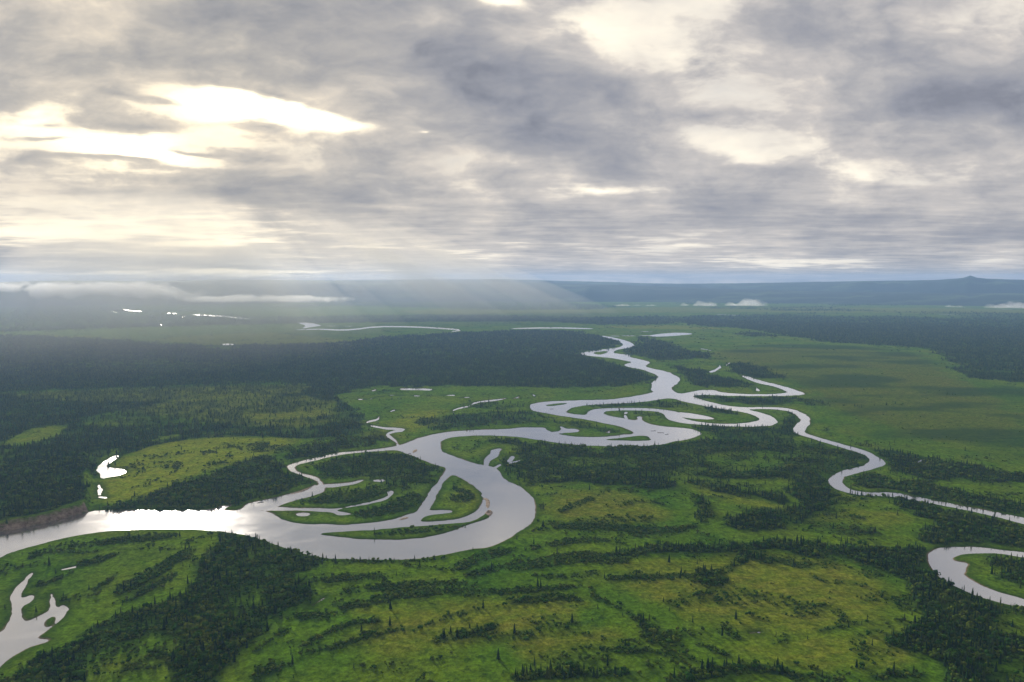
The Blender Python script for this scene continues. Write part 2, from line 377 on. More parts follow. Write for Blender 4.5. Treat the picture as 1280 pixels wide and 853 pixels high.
# ------------------------------------------------------------------ traced woods and scrub: (spruce density, shrub density, outline)
WOODS = [
 (1.0,.25,[(-420,440),(-200,424),(0,419),(80,421),(170,428),(250,432.5),(330,431.5),(430,429),(470,422),(560,417),(640,413.5),(705,413.5),(745,419),(768,425),(778,430),(770,434),(745,437),(720,441),(728,446),(755,450),(778,459),(800,464),(814,470),(813,477),(790,483),(740,485.5),(640,485),(560,483.5),(500,484.5),(470,484),(440,490),(418,497),(440,508),(455,516),(459,530),(440,542),(410,547),(380,547),(330,543),(290,541),(240,545),(200,550),(165,558),(135,568),(118,580),(112,600),(115,625),(112,633),(95,640),(55,650),(0,661),(-300,722),(-500,700)]),
 (1.0,.1,[(850,394),(980,397),(1280,399),(1500,402),(1600,500),(1280,480),(1203,473),(1191,464),(1200,456),(1176.5,446),(1164,435),(1085,431),(1024.7,428.7),(1011,424.3),(977.6,420.3),(930,411),(850,407)]),
 (.9,.1,[(917,417),(935,415),(971,419),(961,422),(930,421)]),
 (.95,.1,[(60,353),(400,352),(950,353),(1400,354),(1500,372),(850,374),(400,374),(60,374)]),
 (.75,.1,[(640,400),(850,394),(850,407),(760,407),(700,404)]),
 (.9,.3,[(795,421),(820,425),(850,435),(862,440),(890,441),(897,447.5),(875,450),(850,451),(830,452),(788.8,445),(771,437.5),(795,434)]),
 (.8,.4,[(835,458),(860,459),(882,463.8),(885,468.8),(925,475),(940,482.5),(920,485),(875,484),(858,478),(852.5,470)]),
 (1.0,.2,[(907,460),(915,453.8),(937.5,455),(952.5,460),(970,472.5),(950,473),(920,467.5)]),
 (.5,.5,[(970,468),(990,476),(1010,487),(990,483),(975,478)]),
 (.6,.6,[(870,494.5),(900,496.5),(975,497.5),(1000,497),(996,505),(950,508),(905,503),(882,499)]),
 (1.0,.3,[(880,506.5),(888,505),(910,512),(922,518),(905,518),(885,512)]),
 (.35,.6,[(715,511),(760,505),(820,502),(850,503),(870,510),(850,512),(800,508),(750,509)]),
 (.6,.5,[(860,534),(932,535),(975,533),(990,516),(960,512.5),(985,514),(1000,522),(993,534),(1005,547),(980,560),(940,552),(885,550),(885,540)]),
 (.34,.58,[(675,552),(690,556),(760,561),(820,560),(880,548),(960,552),(1025,553),(1070,567),(1085,574),(1055,586),(1030,598),(1000,602),(900,600),(830,600),(740,598),(672,604),(655,610),(632,597),(628,588),(616,580),(650,560)]),
 (.8,.3,[(640,601),(700,597),(760,598),(830,600),(850,610),(830,617),(790,612),(740,604),(680,606)]),
 (.8,.3,[(850,598),(900,605),(960,617),(1000,628),(990,634),(930,622),(860,609)]),
 (.55,.7,[(858,620),(885,625),(893,640),(890,655),(868,660),(866,640)]),
 (.85,.35,[(900,645),(935,637),(975,641),(1000,632),(1050,622),(1068,630),(1030,647),(1000,658),(955,668),(905,664)]),
 (.75,.5,[(1000,590),(1035,600),(1038,612),(1055,622),(1020,640),(990,632),(985,610)]),
 (.8,.4,[(1020,541),(1060,553),(1100,563),(1150,572),(1200,580),(1240,588),(1300,600),(1300,612),(1200,600),(1170,600),(1150,610),(1108,605),(1112,580),(1085,563)]),
 (.5,.6,[(1140,606),(1200,615),(1300,635),(1300,650),(1180,624),(1110,614),(1070,611),(1062,600),(1075,593),(1100,592)]),
 (.85,.4,[(1100,622),(1200,640),(1300,662),(1300,684),(1225,680),(1160,682),(1140,672),(1165,655),(1150,640),(1120,632)]),
 (.9,.5,[(960,677),(1000,679),(1080,687),(1126,685),(1160,683),(1156,700),(1166,716),(1200,738),(1240,752),(1300,767),(1460,820),(1460,930),(1165,900),(1170,862),(1185,842),(1165,822),(1130,812),(1108,800),(1130,790),(1152,770),(1134,752),(1131,732),(1102,714),(1062,702),(1010,698),(985,690)]),
 (.7,.6,[(1230,700),(1250,697),(1300,700),(1400,720),(1400,765),(1300,740),(1258,732),(1236,722),(1250,712)]),
 (.45,.95,[(276,662.5),(267,671),(258,689),(231,713),(243,727.5),(225,742),(205,751),(178,760),(125,778),(104,790),(83,807.6),(44.5,825),(10,848),(-30,880),(60,900),(105,870),(116,825),(142,817),(166,806),(190,799),(219.5,804.6),(210,837),(200,870),(262,870),(296.6,825),(330,802),(344,775),(391,751),(394,739),(373,730),(358.6,718.6),(406,706),(390,698),(373,693),(344,684),(320,674),(295,667)]),
 (.15,.9,[(300,862),(320,830),(345,822),(365,830),(350,845),(330,870)]),
 (.5,.6,[(125,637),(180,620),(230,606),(280,585),(330,570),(355,577),(357,590),(384,600),(390,606),(360,614),(318,626),(300,634),(265,636),(200,637.5)]),
 (.75,.2,[(350,574),(390,559),(430,551),(460,546),(480,550),(470,558),(420,564),(372,576)]),
 (.35,.3,[(380,552),(430,546),(455,536),(490,546),(494,554),(430,553)]),
 (.25,.8,[(383,584),(410,574),(450,568),(500,567),(535,580),(553,588),(540,606),(515,604),(500,612),(470,604),(450,598),(410,600)]),
 (.15,.85,[(358,630),(385,621),(410,612),(440,608),(470,612),(474,620),(440,628),(410,632)]),
 (.1,.8,[(430,648),(470,637),(500,622),(525,622),(518,634),(500,642),(470,650),(440,653)]),
 (.2,.7,[(600,552),(640,550),(670,556),(700,566),(680,572),(660,562),(630,556)]),
 (.4,.5,[(520,528),(545,520),(590,516),(650,514),(690,520),(690,530),(640,533),(590,535),(550,539),(528,540)]),
 (.3,.6,[(570,500),(640,503),(660,510),(640,516),(600,514)]),
 (.2,.6,[(690,527),(730,528),(770,537),(786,541),(760,542),(730,538)]),
 (.3,.5,[(770,514),(800,514),(825,517),(832,524),(805,522),(785,517)]),
 (.2,.9,[(792,775),(810,775),(842,796),(835,802),(810,800),(797,790)]),
 (.5,.6,[(868,722),(895,716),(905,724),(898,731),(872,731)]),
 (.5,.5,[(985,497),(1010,500),(1050,507),(1010,510)]),
 (.3,.7,[(1035,545),(1060,549),(1100,562),(1085,564)]),
]
THIN = [(.0,[(132,606),(146,588),(165,571),(205,558),(260,551),(340,550),(370,553),(330,563),(288,573),(235,594),(180,611),(140,622)]),  # woods that are thinned out: multiply by value inside
 (.0,[(10,553),(25,543),(60,534),(92,532),(75,545),(50,552),(20,561)]), (.45,[(240,498),(330,492),(425,500),(430,520),(400,535),(330,538),(260,530),(100,540),(110,520)]),
 (.4,[(-50,492),(100,487),(340,478),(400,482),(340,500),(100,505)]),(.6,[(60,455),(200,450),(330,458),(250,466),(100,464)]), (.15,[(285,519),(370,516),(400,512),(420,517),(380,524),(320,526)]),
 (.1,[(250,433),(310,433),(300,437),(255,438)]), (.2,[(1200,463),(1300,466),(1300,468),(1205,465)]),
 (.15,[(700,573),(750,572),(770,580),(735,587),(695,583)]), (.2,[(890,566),(960,562),(990,575),(960,592),(900,590),(880,578)]),
 (.12,[(1100,592),(1125,590),(1155,600),(1140,606),(1110,603)]), (.1,[(1200,612),(1270,623),(1280,630),(1220,620)]),
 (.12,[(1240,765),(1300,775),(1300,805),(1250,795)]), (.15,[(1225,825),(1300,815),(1300,860),(1240,865)]), (.12,[(1120,720),(1135,728),(1152,745),(1138,742)]),
 (.1,[(318,730),(330,738),(332,755),(320,765),(310,750)]), (.2,[(1050,672),(1110,665),(1145,672),(1120,682),(1070,680)]),
]
STREAK = [ (1.0,.3,3.5,[(116,606),(120,590),(150,567),(200,553),(260,545.5),(340,544.5),(400,548),(452,541)]),  # spruce, shrub, width, line
 (.1,.9,6,[(89,684),(130,680),(180,674),(222,669)]),(.0,.9,6,[(95,708),(120,702),(150,694)]),(0,.7,3,[(40,735),(70,727),(95,712)]),(.1,.95,9,[(142,745),(165,735),(185,722),(225,700),(245,688)]),
 (0,.7,3.5,[(115,742),(135,728),(150,718)]),(0,.8,5,[(-20,720),(20,711)]),(0,.8,4,[(38,699),(50,694)]),(.1,.8,6,[(168,747),(190,738),(222,720)]),(.1,.9,7,[(138,757),(172,750)]),(0,.5,3,[(60,690),(100,692),(130,690)]),
 (0,.6,2.5,[(225,682),(250,674),(262,668)]),(0,.5,2.5,[(240,700),(270,690)]),(0,.5,3,[(60,760),(90,748),(120,745)]),
 (.1,.95,6,[(410,728),(430,723),(470,722),(482,728)]),(.05,.95,6,[(425,742),(450,738),(500,736),(547,729)]),(.05,.95,7.5,[(423,763),(445,758),(480,750),(510,745),(560,742),(620,743),(650,740)]),(0,.8,4,[(530,736),(560,731),(602,733)]),
 (.1,.9,5,[(585,721),(610,715),(640,708),(655,704)]),(.1,.95,9,[(567,712),(590,702),(610,694),(645,688)]),(.1,.8,5,[(430,706),(452,702)]),(0,.45,4,[(500,704),(530,711),(560,713)]),
 (.0,.9,6,[(370,776),(390,770),(413,771)]),(0,.9,5,[(368,814),(400,797),(440,780),(476,779)]),(0,.9,5,[(375,820),(420,812),(450,801),(490,792),(525,787),(542,780)]),(0,.6,2.5,[(545,778),(580,768),(602,761)]),
 (.35,.9,6,[(538,805),(560,799),(590,793),(622,785)]),(0,.9,7,[(318,817),(345,798),(362,788)]),(0,.9,6,[(318,835),(345,840),(364,830)]),(0,.35,2,[(450,838),(500,833),(562,824)]),(.1,.5,2,[(590,765),(640,756)]),
 (.05,.95,9,[(636,716),(670,708),(700,700),(740,697),(785,703)]),(.9,.6,7,[(755,696),(800,691),(830,687),(880,689),(965,684)]),(0,.8,5,[(655,688),(690,682),(720,677),(765,677)]),(0,.8,6,[(690,661),(740,658),(790,664),(840,665),(872,659)]),
 (.1,.8,4,[(636,741),(670,739),(727,736)]),(0,.8,6,[(636,756),(670,752),(700,749),(732,753)]),(0,.5,3,[(665,722),(700,725),(745,720)]),(.25,.7,4,[(758,726),(820,723),(870,722)]),
 (.5,.6,7,[(896,722),(912,710),(930,700),(936,685)]),(0,.8,5,[(738,735),(742,748),(760,757),(790,772),(812,787),(842,804)]),(.15,.7,3,[(636,797),(690,787),(735,780),(768,774)]),(.1,.8,5,[(735,812),(780,816),(830,818),(850,826),(868,840)]),
 (0,.7,4,[(868,806),(900,815),(940,835),(965,842)]),(.55,.6,7,[(640,852),(700,845),(750,846),(805,844)]),(.6,.7,10,[(832,853),(880,846),(920,839),(970,838),(1000,850)]),
 (0,.5,3,[(700,640),(740,625),(762,614)]),(0,.45,3,[(640,640),(680,632)]),(.3,.4,2.5,[(1060,801),(1095,790),(1130,778)]),(.35,.6,5,[(1022,790),(1050,786),(1090,780)]),(.1,.5,4,[(978,706),(1000,708),(1020,707)]),
 (0,.35,4,[(830,760),(860,755),(900,748),(935,742)]),(0,.4,4,[(1005,722),(1040,730),(1080,733)]),(.3,.5,4,[(960,840),(1000,846),(1050,852)]),(.4,.5,5,[(1090,851),(1130,845),(1160,848)]),
 (.5,.4,4,[(1060,662),(1090,668),(1110,672)]),(.3,.5,5,[(940,700),(980,704),(1010,712)]),(.5,.2,1.5,[(1090,509),(1130,507)]),(.4,.2,1.5,[(1050,508),(1080,510)]),(.4,.2,1.2,[(1175,493),(1195,495)]),
 (.4,.6,3,[(760,560),(820,562),(870,556)]),(.7,.2,2.5,[(1060,618),(1120,623),(1180,634)]),(.7,.2,2,[(870,532.6),(920,534),(960,534)]),(.8,.1,2.5,[(1165,721),(1200,741),(1240,754),(1280,764)]),
 (.7,.2,2.5,[(340,684),(373,694),(410,700)]),(.3,.5,3,[(410,701),(450,703),(510,703),(560,698)]),(.2,.6,3,[(-20,668),(60,655),(110,642)]),(.5,.6,4,[(120,636),(180,636.5),(255,636)]),
 (.1,.7,3,[(600,607),(604,620)]),(0,.8,4,[(568,612),(585,616)]),(0,.8,4,[(562,622),(575,626),(590,622)]),(0,.6,3,[(470,669),(530,664),(580,658)]),(0,.6,3,[(700,582),(760,590),(820,592)]),(.6,.5,4,[(1140,645),(1180,650),(1240,660)]),
]
DRY_AND_SUNLIT = [(.9,.35,[(-50,494),(100,489),(340,480),(420,486),(420,530),(340,540),(200,520),(100,506)]),  # yellow-brown or bright meadow, sunlit patches painted in as brightness: dryness, brightness, outline
 (.9,1.0,[(120,608),(140,585),(180,560),(230,550),(300,546),(380,550),(345,566),(300,578),(240,600),(180,625),(122,634)]),
 (1.,.75,[(185,424),(260,419),(330,415),(430,425),(470,428),(400,431),(300,432),(240,432)]),(.9,.6,[(0,419),(120,421),(170,425),(110,424),(0,421)]),
 (.9,.4,[(860,700),(960,690),(1060,705),(1115,730),(1120,755),(1060,790),(960,800),(850,770),(800,745),(770,735)]),(.8,.3,[(770,705),(880,697),(915,702),(880,715),(780,720)]),
 (.7,.3,[(1000,640),(1060,632),(1120,640),(1150,655),(1120,665),(1050,660),(1010,655)]),(.8,.2,[(680,620),(760,608),(820,630),(850,655),(780,660),(690,650)]),
 (.6,.4,[(860,602),(940,622),(1000,640),(930,634),(870,618)]),(.8,.3,[(430,780),(540,750),(760,745),(720,780),(620,800),(450,830)]),(.7,.5,[(430,750),(560,765),(700,760),(620,790),(450,790)]),
 (.8,.6,[(210,810),(235,805),(215,850),(195,860)]),(.6,.6,[(120,835),(150,822),(180,830),(150,860)]),(.75,.0,[(870,440),(1000,432),(1130,440),(1180,460),(1250,500),(1300,540),(1200,560),(1080,530),(1020,500),(980,470),(890,450)]),
 (.9,.5,[(1240,520),(1300,514),(1300,527),(1255,527)]),(.5,.5,[(590,595),(603,612),(603,630),(590,640),(580,620)]),(.7,.8,[(500,520),(560,512),(560,530),(510,545),(490,538)]),(.8,.6,[(440,545),(490,535),(520,545),(490,552)]),
 (.8,.6,[(750,408),(850,407),(930,412),(860,413),(760,411)]),(.7,.4,[(960,800),(1100,790),(1150,820),(1100,845),(980,840),(900,810)]),(.6,.6,[(20,553),(60,536),(90,532),(60,548)]),(.8,.2,[(640,800),(760,785),(800,805),(720,815),(650,825)]),
 (.8,.4,[(500,386),(900,384),(1300,386),(1300,394),(1000,390),(700,392),(500,394)]),
]
def poly(p, n=2): return to_world(chaikin(p, n))

# ------------------------------------------------------------------ ground grid (polar: finer near, coarser far)
fr = np.radians(39.5)
az = np.concatenate([np.linspace(-np.pi, -fr, 70, endpoint=False), np.linspace(-fr, fr, 1060), np.linspace(fr, np.pi, 71)[1:]])
ypx = np.concatenate([np.arange(860, 700, -1.25), np.arange(700, 440, -0.9), np.arange(440, 372, -0.6), np.arange(372, 366.5, -0.5)])
rr = CAM_H / np.tan(PITCH + np.arctan((ypx - 426.5) / FPX))
rr = np.concatenate([[5.0], np.linspace(60, rr[0] - 25, 14), rr])
R_, A_ = np.meshgrid(rr, az, indexing='ij')
GX, GY = (R_ * np.sin(A_)).ravel(), (R_ * np.cos(A_)).ravel()
RAD = R_.ravel()
nR, nA = R_.shape
cell = np.maximum(1.5, RAD * RAD / (CAM_H * FPX))
# water field (positive in water)
wf = np.full(GX.shape, -400.0, np.float32)
for kind, lst in ((1, [W_MAIN]), (-1, ISL), (1, W_EXTRA), (-1, POND_ISL)):
    for p in lst:
        s_ = sdf(GX, GY, poly(p), 400.0)
        wf = np.maximum(wf, s_) if kind == 1 else np.minimum(wf, -s_)
for pts, wd_ in W_LINE:
    s_ = sdf(GX, GY, to_world(stroke(pts, wd_)), 150.0)
    wf = np.maximum(wf, s_)
wig = (fbm(GX, GY, 34, 5) - .5) * np.minimum(16.0, 3 + RAD * .005)
wfn = wf + wig * (np.abs(wf) < 60)
sb = np.full(GX.shape, -60.0, np.float32)
for p in SANDBAR: sb = np.maximum(sb, sdf(GX, GY, poly(p), 60.0))
slope = np.maximum(4.0, cell * 1.1)
land = np.clip(-wfn / slope, -1.2, 1.0)
Z = np.where(land > 0, land * (0.9 + RAD * 1.2e-5), land * 2.0)
Z += np.where(sb > -3, np.clip((sb + 1.5) / 5, 0, 1) * 2.9, 0) * (Z < 0.4)
# gentle relief: terraces, bluff on the left, swells farther away
relief = sstep(-wf, 5, 120) * (fbm(GX, GY, 260, 4) * 3.0 + fbm(GX, GY, 60, 2) * 1.0)
bl_toe = to_world([(-120, 690), (0, 666), (55, 655), (90, 646), (112, 639.5), (116, 632), (118, 600), (112, 570), (-400, 560), (-400, 740)])
sbl = sdf(GX, GY, bl_toe, 300.0)
bmod = 0.72 + 0.28 * fbm(GX, GY, 40, 3)
bluff = sstep(sbl + (fbm(GX, GY, 18, 3) - .5) * 7, 1.0, 13.0) * 15.0 * bmod
Z = np.where(Z > 0, Z + relief + bluff, Z)
farm = sstep(RAD, 11000, 30000)
Z = np.where(Z > 0, Z + farm * (fbm(GX, GY, 6000, 4) * 160), Z)
# woods
spr = np.zeros(GX.shape, np.float32); shr = np.zeros(GX.shape, np.float32)
edge_n = (fbm(GX, GY, 30, 4) - .5) * np.clip(RAD * .03, 18, 500)
edge_n += (fbm(GX, GY, 90, 3) - .5) * np.clip(RAD * .03, 22, 500)
for (a, b, p) in WOODS:
    P = poly(p); s_ = sdf(GX, GY, P, 250.0)
    m_ = sstep(s_ + edge_n, -6, 8 + RAD * .004)
    spr = np.maximum(spr, a * m_); shr = np.maximum(shr, b * m_)
zgap = .30 + .70 * sstep(fbm(GX, GY * 1.8, 120, 3), .34, .50)
shr *= np.where(spr > .8, 1, zgap)
for (a, b, w_, p) in STREAK:
    P = to_world(stroke(p, w_ * 1.35 + .8)); s_ = sdf(GX, GY, P, 80.0)
    m_ = sstep(s_ + edge_n * .33, -3.5, 3)
    spr = np.maximum(spr, a * m_); shr = np.maximum(shr, b * m_)
for (k, p) in THIN:
    s_ = sdf(GX, GY, poly(p), 120.0)
    m_ = sstep(s_ + edge_n * .6, -10, 10)
    spr *= 1 - (1 - k) * m_; shr *= 1 - (1 - k) * m_
# scattered scrub on the meadows, in long thin swales
sw = fbm(GX + 90 * fbm(GX, GY, 220, 2), GY * 2.4 + 240 * fbm(GX, GY, 300, 2), 85, 4)
rid = .5 + .5 * np.sin(wf / 11 + 14 * fbm(GX, GY, 230, 3)) * sstep(fbm(GX + 500, GY, 300, 2), .35, .6)
base = (sstep(sw, .56, .70) * .26 + .26 * sstep(rid, .80, .97) * sstep(sw, .40, .52)) * sstep(-wf, 6, 30)
plain = sdf(GX, GY, poly([(870,436),(1000,428),(1170,440),(1200,475),(1400,500),(1400,590),(1200,572),(1100,560),(1025,535),(1015,500),(960,465)]), 200)
base *= 1 - .8 * sstep(plain, -40, 80)
mead = sdf(GX, GY, poly(DRY_AND_SUNLIT[0][2]), 60)
base *= 1 - .9 * sstep(mead, -15, 30)
shr = np.maximum(shr, base * (RAD < 9000))
far_n = sstep(fbm(GX, GY * 1.6, 2200, 4), .41, .54) * (RAD > 6500)
spr = np.maximum(spr, far_n * .7 * (np.abs(A_.ravel()) < 3.2))
gapn = .45 + .55 * sstep(fbm(GX, GY, 38, 3), .34, .56)
spr *= gapn; shr *= gapn
okl = sstep(-wfn, 2, 7)
spr *= okl; shr *= okl
dry = np.zeros(GX.shape, np.float32); brt = np.zeros(GX.shape, np.float32)
for (a, b, p) in DRY_AND_SUNLIT:
    s_ = sdf(GX, GY, poly(p), 300.0)
    m_ = sstep(s_ + edge_n * 1.1, -20 - RAD * .004, 25 + RAD * .01)
    dry = np.maximum(dry, a * m_); brt = np.maximum(brt, b * m_)
m2 = 1 - .8 * sstep(mead, -10, 20)
dry = np.clip(dry - (rid - .5) * .38 * m2 + (fbm(GX, GY * 1.7, 150, 4) - .5) * .8 * (1 - dry * .4) * m2, 0, 1)
sand = np.maximum(sstep(sb, -2, 1), sstep(sbl, -1, 1) * (1 - sstep(sbl + (fbm(GX, GY, 14, 3) - .5) * 9, 9, 14)) * (sdf(GX, GY, to_world([(-150, 700), (-150, 660), (0, 640), (60, 630), (100, 632), (112, 641), (60, 670)]), 50) > 0))
sand = np.maximum(sand, sstep(wfn, -3.2, -1.0) * sstep(fbm(GX, GY, 120, 2), .5, .62) * (RAD < 3500) * .8)
spr *= 1 - sstep(sand, .1, .4); shr *= 1 - .85 * sstep(sand, .1, .4)
ii, jj = np.meshgrid(np.arange(nR - 1), np.arange(nA - 1), indexing='ij')
q = (ii * nA + jj).ravel()
F = np.stack([q, q + nA, q + nA + 1, q + 1], 1)
gm = mesh_np("ground", np.stack([GX, GY, Z], 1), F[:, ::-1], True)
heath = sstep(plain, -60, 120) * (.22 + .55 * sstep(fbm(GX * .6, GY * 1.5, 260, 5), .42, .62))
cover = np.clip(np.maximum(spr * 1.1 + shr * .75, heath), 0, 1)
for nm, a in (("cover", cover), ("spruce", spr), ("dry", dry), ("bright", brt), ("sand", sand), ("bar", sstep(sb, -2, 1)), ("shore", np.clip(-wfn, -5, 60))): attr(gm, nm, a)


def newmat(name):
    m = bpy.data.materials.new(name); m.use_nodes = True
    n = NT(m.node_tree); n.n.clear()
    out = n.new('ShaderNodeOutputMaterial')
    return m, n, out
def getattr_n(n, name):
    a = n.new('ShaderNodeAttribute'); a.attribute_name = name
    return a.outputs['Fac']
def princ(n, out, col, rough=.9, spec=.2, normal=None):
    b = n.new('ShaderNodeBsdfPrincipled')
    n.put(b.inputs['Base Color'], col); n.put(b.inputs['Roughness'], rough)
    b.inputs['Specular IOR Level'].default_value = spec
    if normal is not None: n.put(b.inputs['Normal'], normal)
    n.l.new(b.outputs[0], out.inputs[0])
    return b

mg, n, out = newmat("meadow_ground")
pos = n.new('ShaderNodeNewGeometry').outputs['Position']
big = n.noise(pos, 0.006, 6, .6, .4)
med = n.noise(n.vmath('MULTIPLY', pos, (1, 1.6, 1)), 0.035, 6, .65, .3)
fine = n.noise(pos, 0.22, 5, .7)
green = n.ramp(big, [(.3, (.052, .132, .009)), (.5, (.088, .168, .010)), (.7, (.132, .194, .013))])
olive = n.ramp(med, [(.3, (.086, .134, .013)), (.5, (.134, .152, .019)), (.7, (.165, .160, .030))])
bright = n.ramp(med, [(.3, (.115, .185, .012)), (.5, (.175, .225, .015)), (.7, (.220, .235, .022))])
dsel = n.math('MULTIPLY', getattr_n(n, 'dry'), n.range(fine, .25, .7, .55, 1.25), clamp=True)
c = n.mix(dsel, green, olive)
c = n.mix(getattr_n(n, 'bright'), c, bright)  # brighter grass colour, also paints the sunlit patches of meadow
blot = n.math('MULTIPLY', n.range(n.noise(pos, 0.075, 6, .7, .6), .52, .66, 0, .65), n.math('SUBTRACT', 1.0, n.math('MULTIPLY', getattr_n(n, 'bright'), .8)))
c = n.mix(blot, c, (.014, .050, .008, 1))
tuss = n.math('MULTIPLY', n.range(fine, .3, .72, .45, 1.6), n.range(n.noise(pos, .07, 5, .7, .5), .3, .7, .7, 1.3))
c = n.vmath('SCALE', c, scale=tuss)
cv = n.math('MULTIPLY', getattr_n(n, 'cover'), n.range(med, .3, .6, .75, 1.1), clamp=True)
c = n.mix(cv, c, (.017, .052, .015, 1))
damp = n.range(getattr_n(n, 'shore'), 1.0, 16.0, .8, 0)
c = n.mix(damp, c, (.024, .060, .008, 1))
mud = n.range(getattr_n(n, 'shore'), 0.2, 2.0, .8, 0)
c = n.mix(mud, c, (.085, .080, .048, 1))
sandc = n.ramp(n.noise(pos, .16, 5, .7), [(.35, (.10, .070, .050)), (.5, (.21, .155, .11)), (.65, (.30, .23, .17))])
c = n.mix(getattr_n(n, 'sand'), c, sandc)
c = n.mix(getattr_n(n, 'bar'), c, n.vmath('MULTIPLY', sandc, (1.6, 1.75, 1.9)))
bmp = n.new('ShaderNodeBump'); bmp.inputs['Strength'].default_value = .8; bmp.inputs['Distance'].default_value = 1.6
n.put(bmp.inputs['Height'], n.math('ADD', n.math('MULTIPLY', fine, 1.0), med))
dfg = n.new('ShaderNodeBsdfDiffuse'); n.put(dfg.inputs[0], c); n.l.new(bmp.outputs[0], dfg.inputs[2]); n.l.new(dfg.outputs[0], out.inputs[0])
ground = link("ground", gm, mg, kind="structure")

# water: one sheet at river level
mw, n, out = newmat("river_water")
pos = n.new('ShaderNodeNewGeometry').outputs['Position']
w1 = n.noise(n.vmath('MULTIPLY', pos, (1, .6, 1)), .5, 3, .6)
w2 = n.noise(pos, .02, 4, .6, .8)
bmp = n.new('ShaderNodeBump'); bmp.inputs['Strength'].default_value = .12; bmp.inputs['Distance'].default_value = .5
n.put(bmp.inputs['Height'], w1)
w3 = n.noise(n.vmath('MULTIPLY', pos, (.35, 1, 1)), .012, 5, .6, 1.2)
rough = n.math('ADD', n.range(w2, .35, .65, .115, .150), n.range(w3, .52, .62, 0, .03, True))
gl = n.new('ShaderNodeBsdfGlossy', distribution='GGX'); n.put(gl.inputs['Roughness'], rough); gl.inputs['Color'].default_value = (.97, .97, 1, 1)
n.put(gl.inputs['Normal'], bmp.outputs[0])
df = n.new('ShaderNodeBsdfDiffuse'); n.put(df.inputs['Color'], n.ramp(w3, [(.35, (.045, .06, .06)), (.6, (.10, .10, .085))]))
lw = n.new('ShaderNodeFresnel'); lw.inputs['IOR'].default_value = 1.33
fac = n.range(lw.outputs[0], 0.05, .40, .50, .96)
mx = n.new('ShaderNodeMixShader'); n.put(mx.inputs[0], fac); n.l.new(df.outputs[0], mx.inputs[1]); n.l.new(gl.outputs[0], mx.inputs[2])
n.l.new(mx.outputs[0], out.inputs[0])
th = np.linspace(0, 2 * np.pi, 97)[:-1]
wr = np.array([3000., 9000., 14000., 19500.])
WV = [(0, 0, 0)] + [(r * math.cos(t), r * math.sin(t), 0) for r in wr for t in th]
wme = bpy.data.meshes.new("river_water")
fs = [(0, 1 + k, 1 + (k + 1) % 96) for k in range(96)]
for a in range(3):
    for k in range(96): fs.append((1 + a * 96 + k, 1 + (a + 1) * 96 + k, 1 + (a + 1) * 96 + (k + 1) % 96, 1 + a * 96 + (k + 1) % 96))
wme.from_pydata(WV, [], fs)
water = link("water", wme, mw, kind="structure")

# far hills: ridges of real height 45-60 km away
mh, n, out = newmat("hill_forest")
pos = n.new('ShaderNodeNewGeometry').outputs['Position']
c = n.ramp(n.noise(n.vmath('MULTIPLY', pos, (.4, 1, 1)), .0016, 6, .6), [(.35, (.010, .028, .020)), (.52, (.022, .048, .028)), (.66, (.085, .130, .050))])
princ(n, out, c, .95, .05)
def ridge(r0, prof, depth, seed):
    xs = np.linspace(-1200, 2500, 460)
    px, py = zip(*prof)
    ytop = np.interp(xs, px, py) + (fbm(xs * 1.0 + seed, xs * 0 + seed, 60, 5) - .5) * 2.2
    rows = []
    for k, (dr, fh) in enumerate(((0, 0.0), (depth * .3, .45), (depth * .6, .8), (depth, 1.0), (depth * 1.3, .6), (depth * 1.6, 0))):
        for x, yt in zip(xs, ytop):
            a = math.atan((x - 640) / FPX)
            r = r0 + dr
            elev = math.tan(math.atan((426.5 - yt) / FPX) - PITCH) * (r0 + depth) + CAM_H
            nz = 1 + (vnoise(np.array([x / 14.0 + k * 7.7]), np.array([k * 3.3 + seed]))[0] - .5) * (.5 if 0 < k < 3 else 0)
            rows.append((r * math.sin(a), r * math.cos(a), max(-30, elev * fh * nz) if fh else -30))
    m = len(xs); V = np.array(rows)
    i2, j2 = np.meshgrid(np.arange(5), np.arange(m - 1), indexing='ij'); qq = (i2 * m + j2).ravel()
    return mesh_np("hills", V, np.stack([qq, qq + 1, qq + m + 1, qq + m], 1), True)
link("hills", ridge(12300, [(-1200, 356), (0, 352), (150, 351.5), (280, 349.8), (420, 351), (640, 353), (800, 357), (900, 361), (1000, 363), (1300, 364), (2500, 358)], 2300, 3), mh, kind="structure")
link("hills", ridge(15200, [(-1200, 352), (0, 352), (560, 349.5), (620, 349), (700, 351), (850, 355), (960, 354), (1060, 351.5), (1120, 350.5), (1165, 350), (1188, 348.6), (1203, 347.4), (1211, 345.0), (1218, 347.6), (1232, 349.2), (1260, 350), (1330, 350), (2500, 353)], 2000, 9), mh, kind="structure")

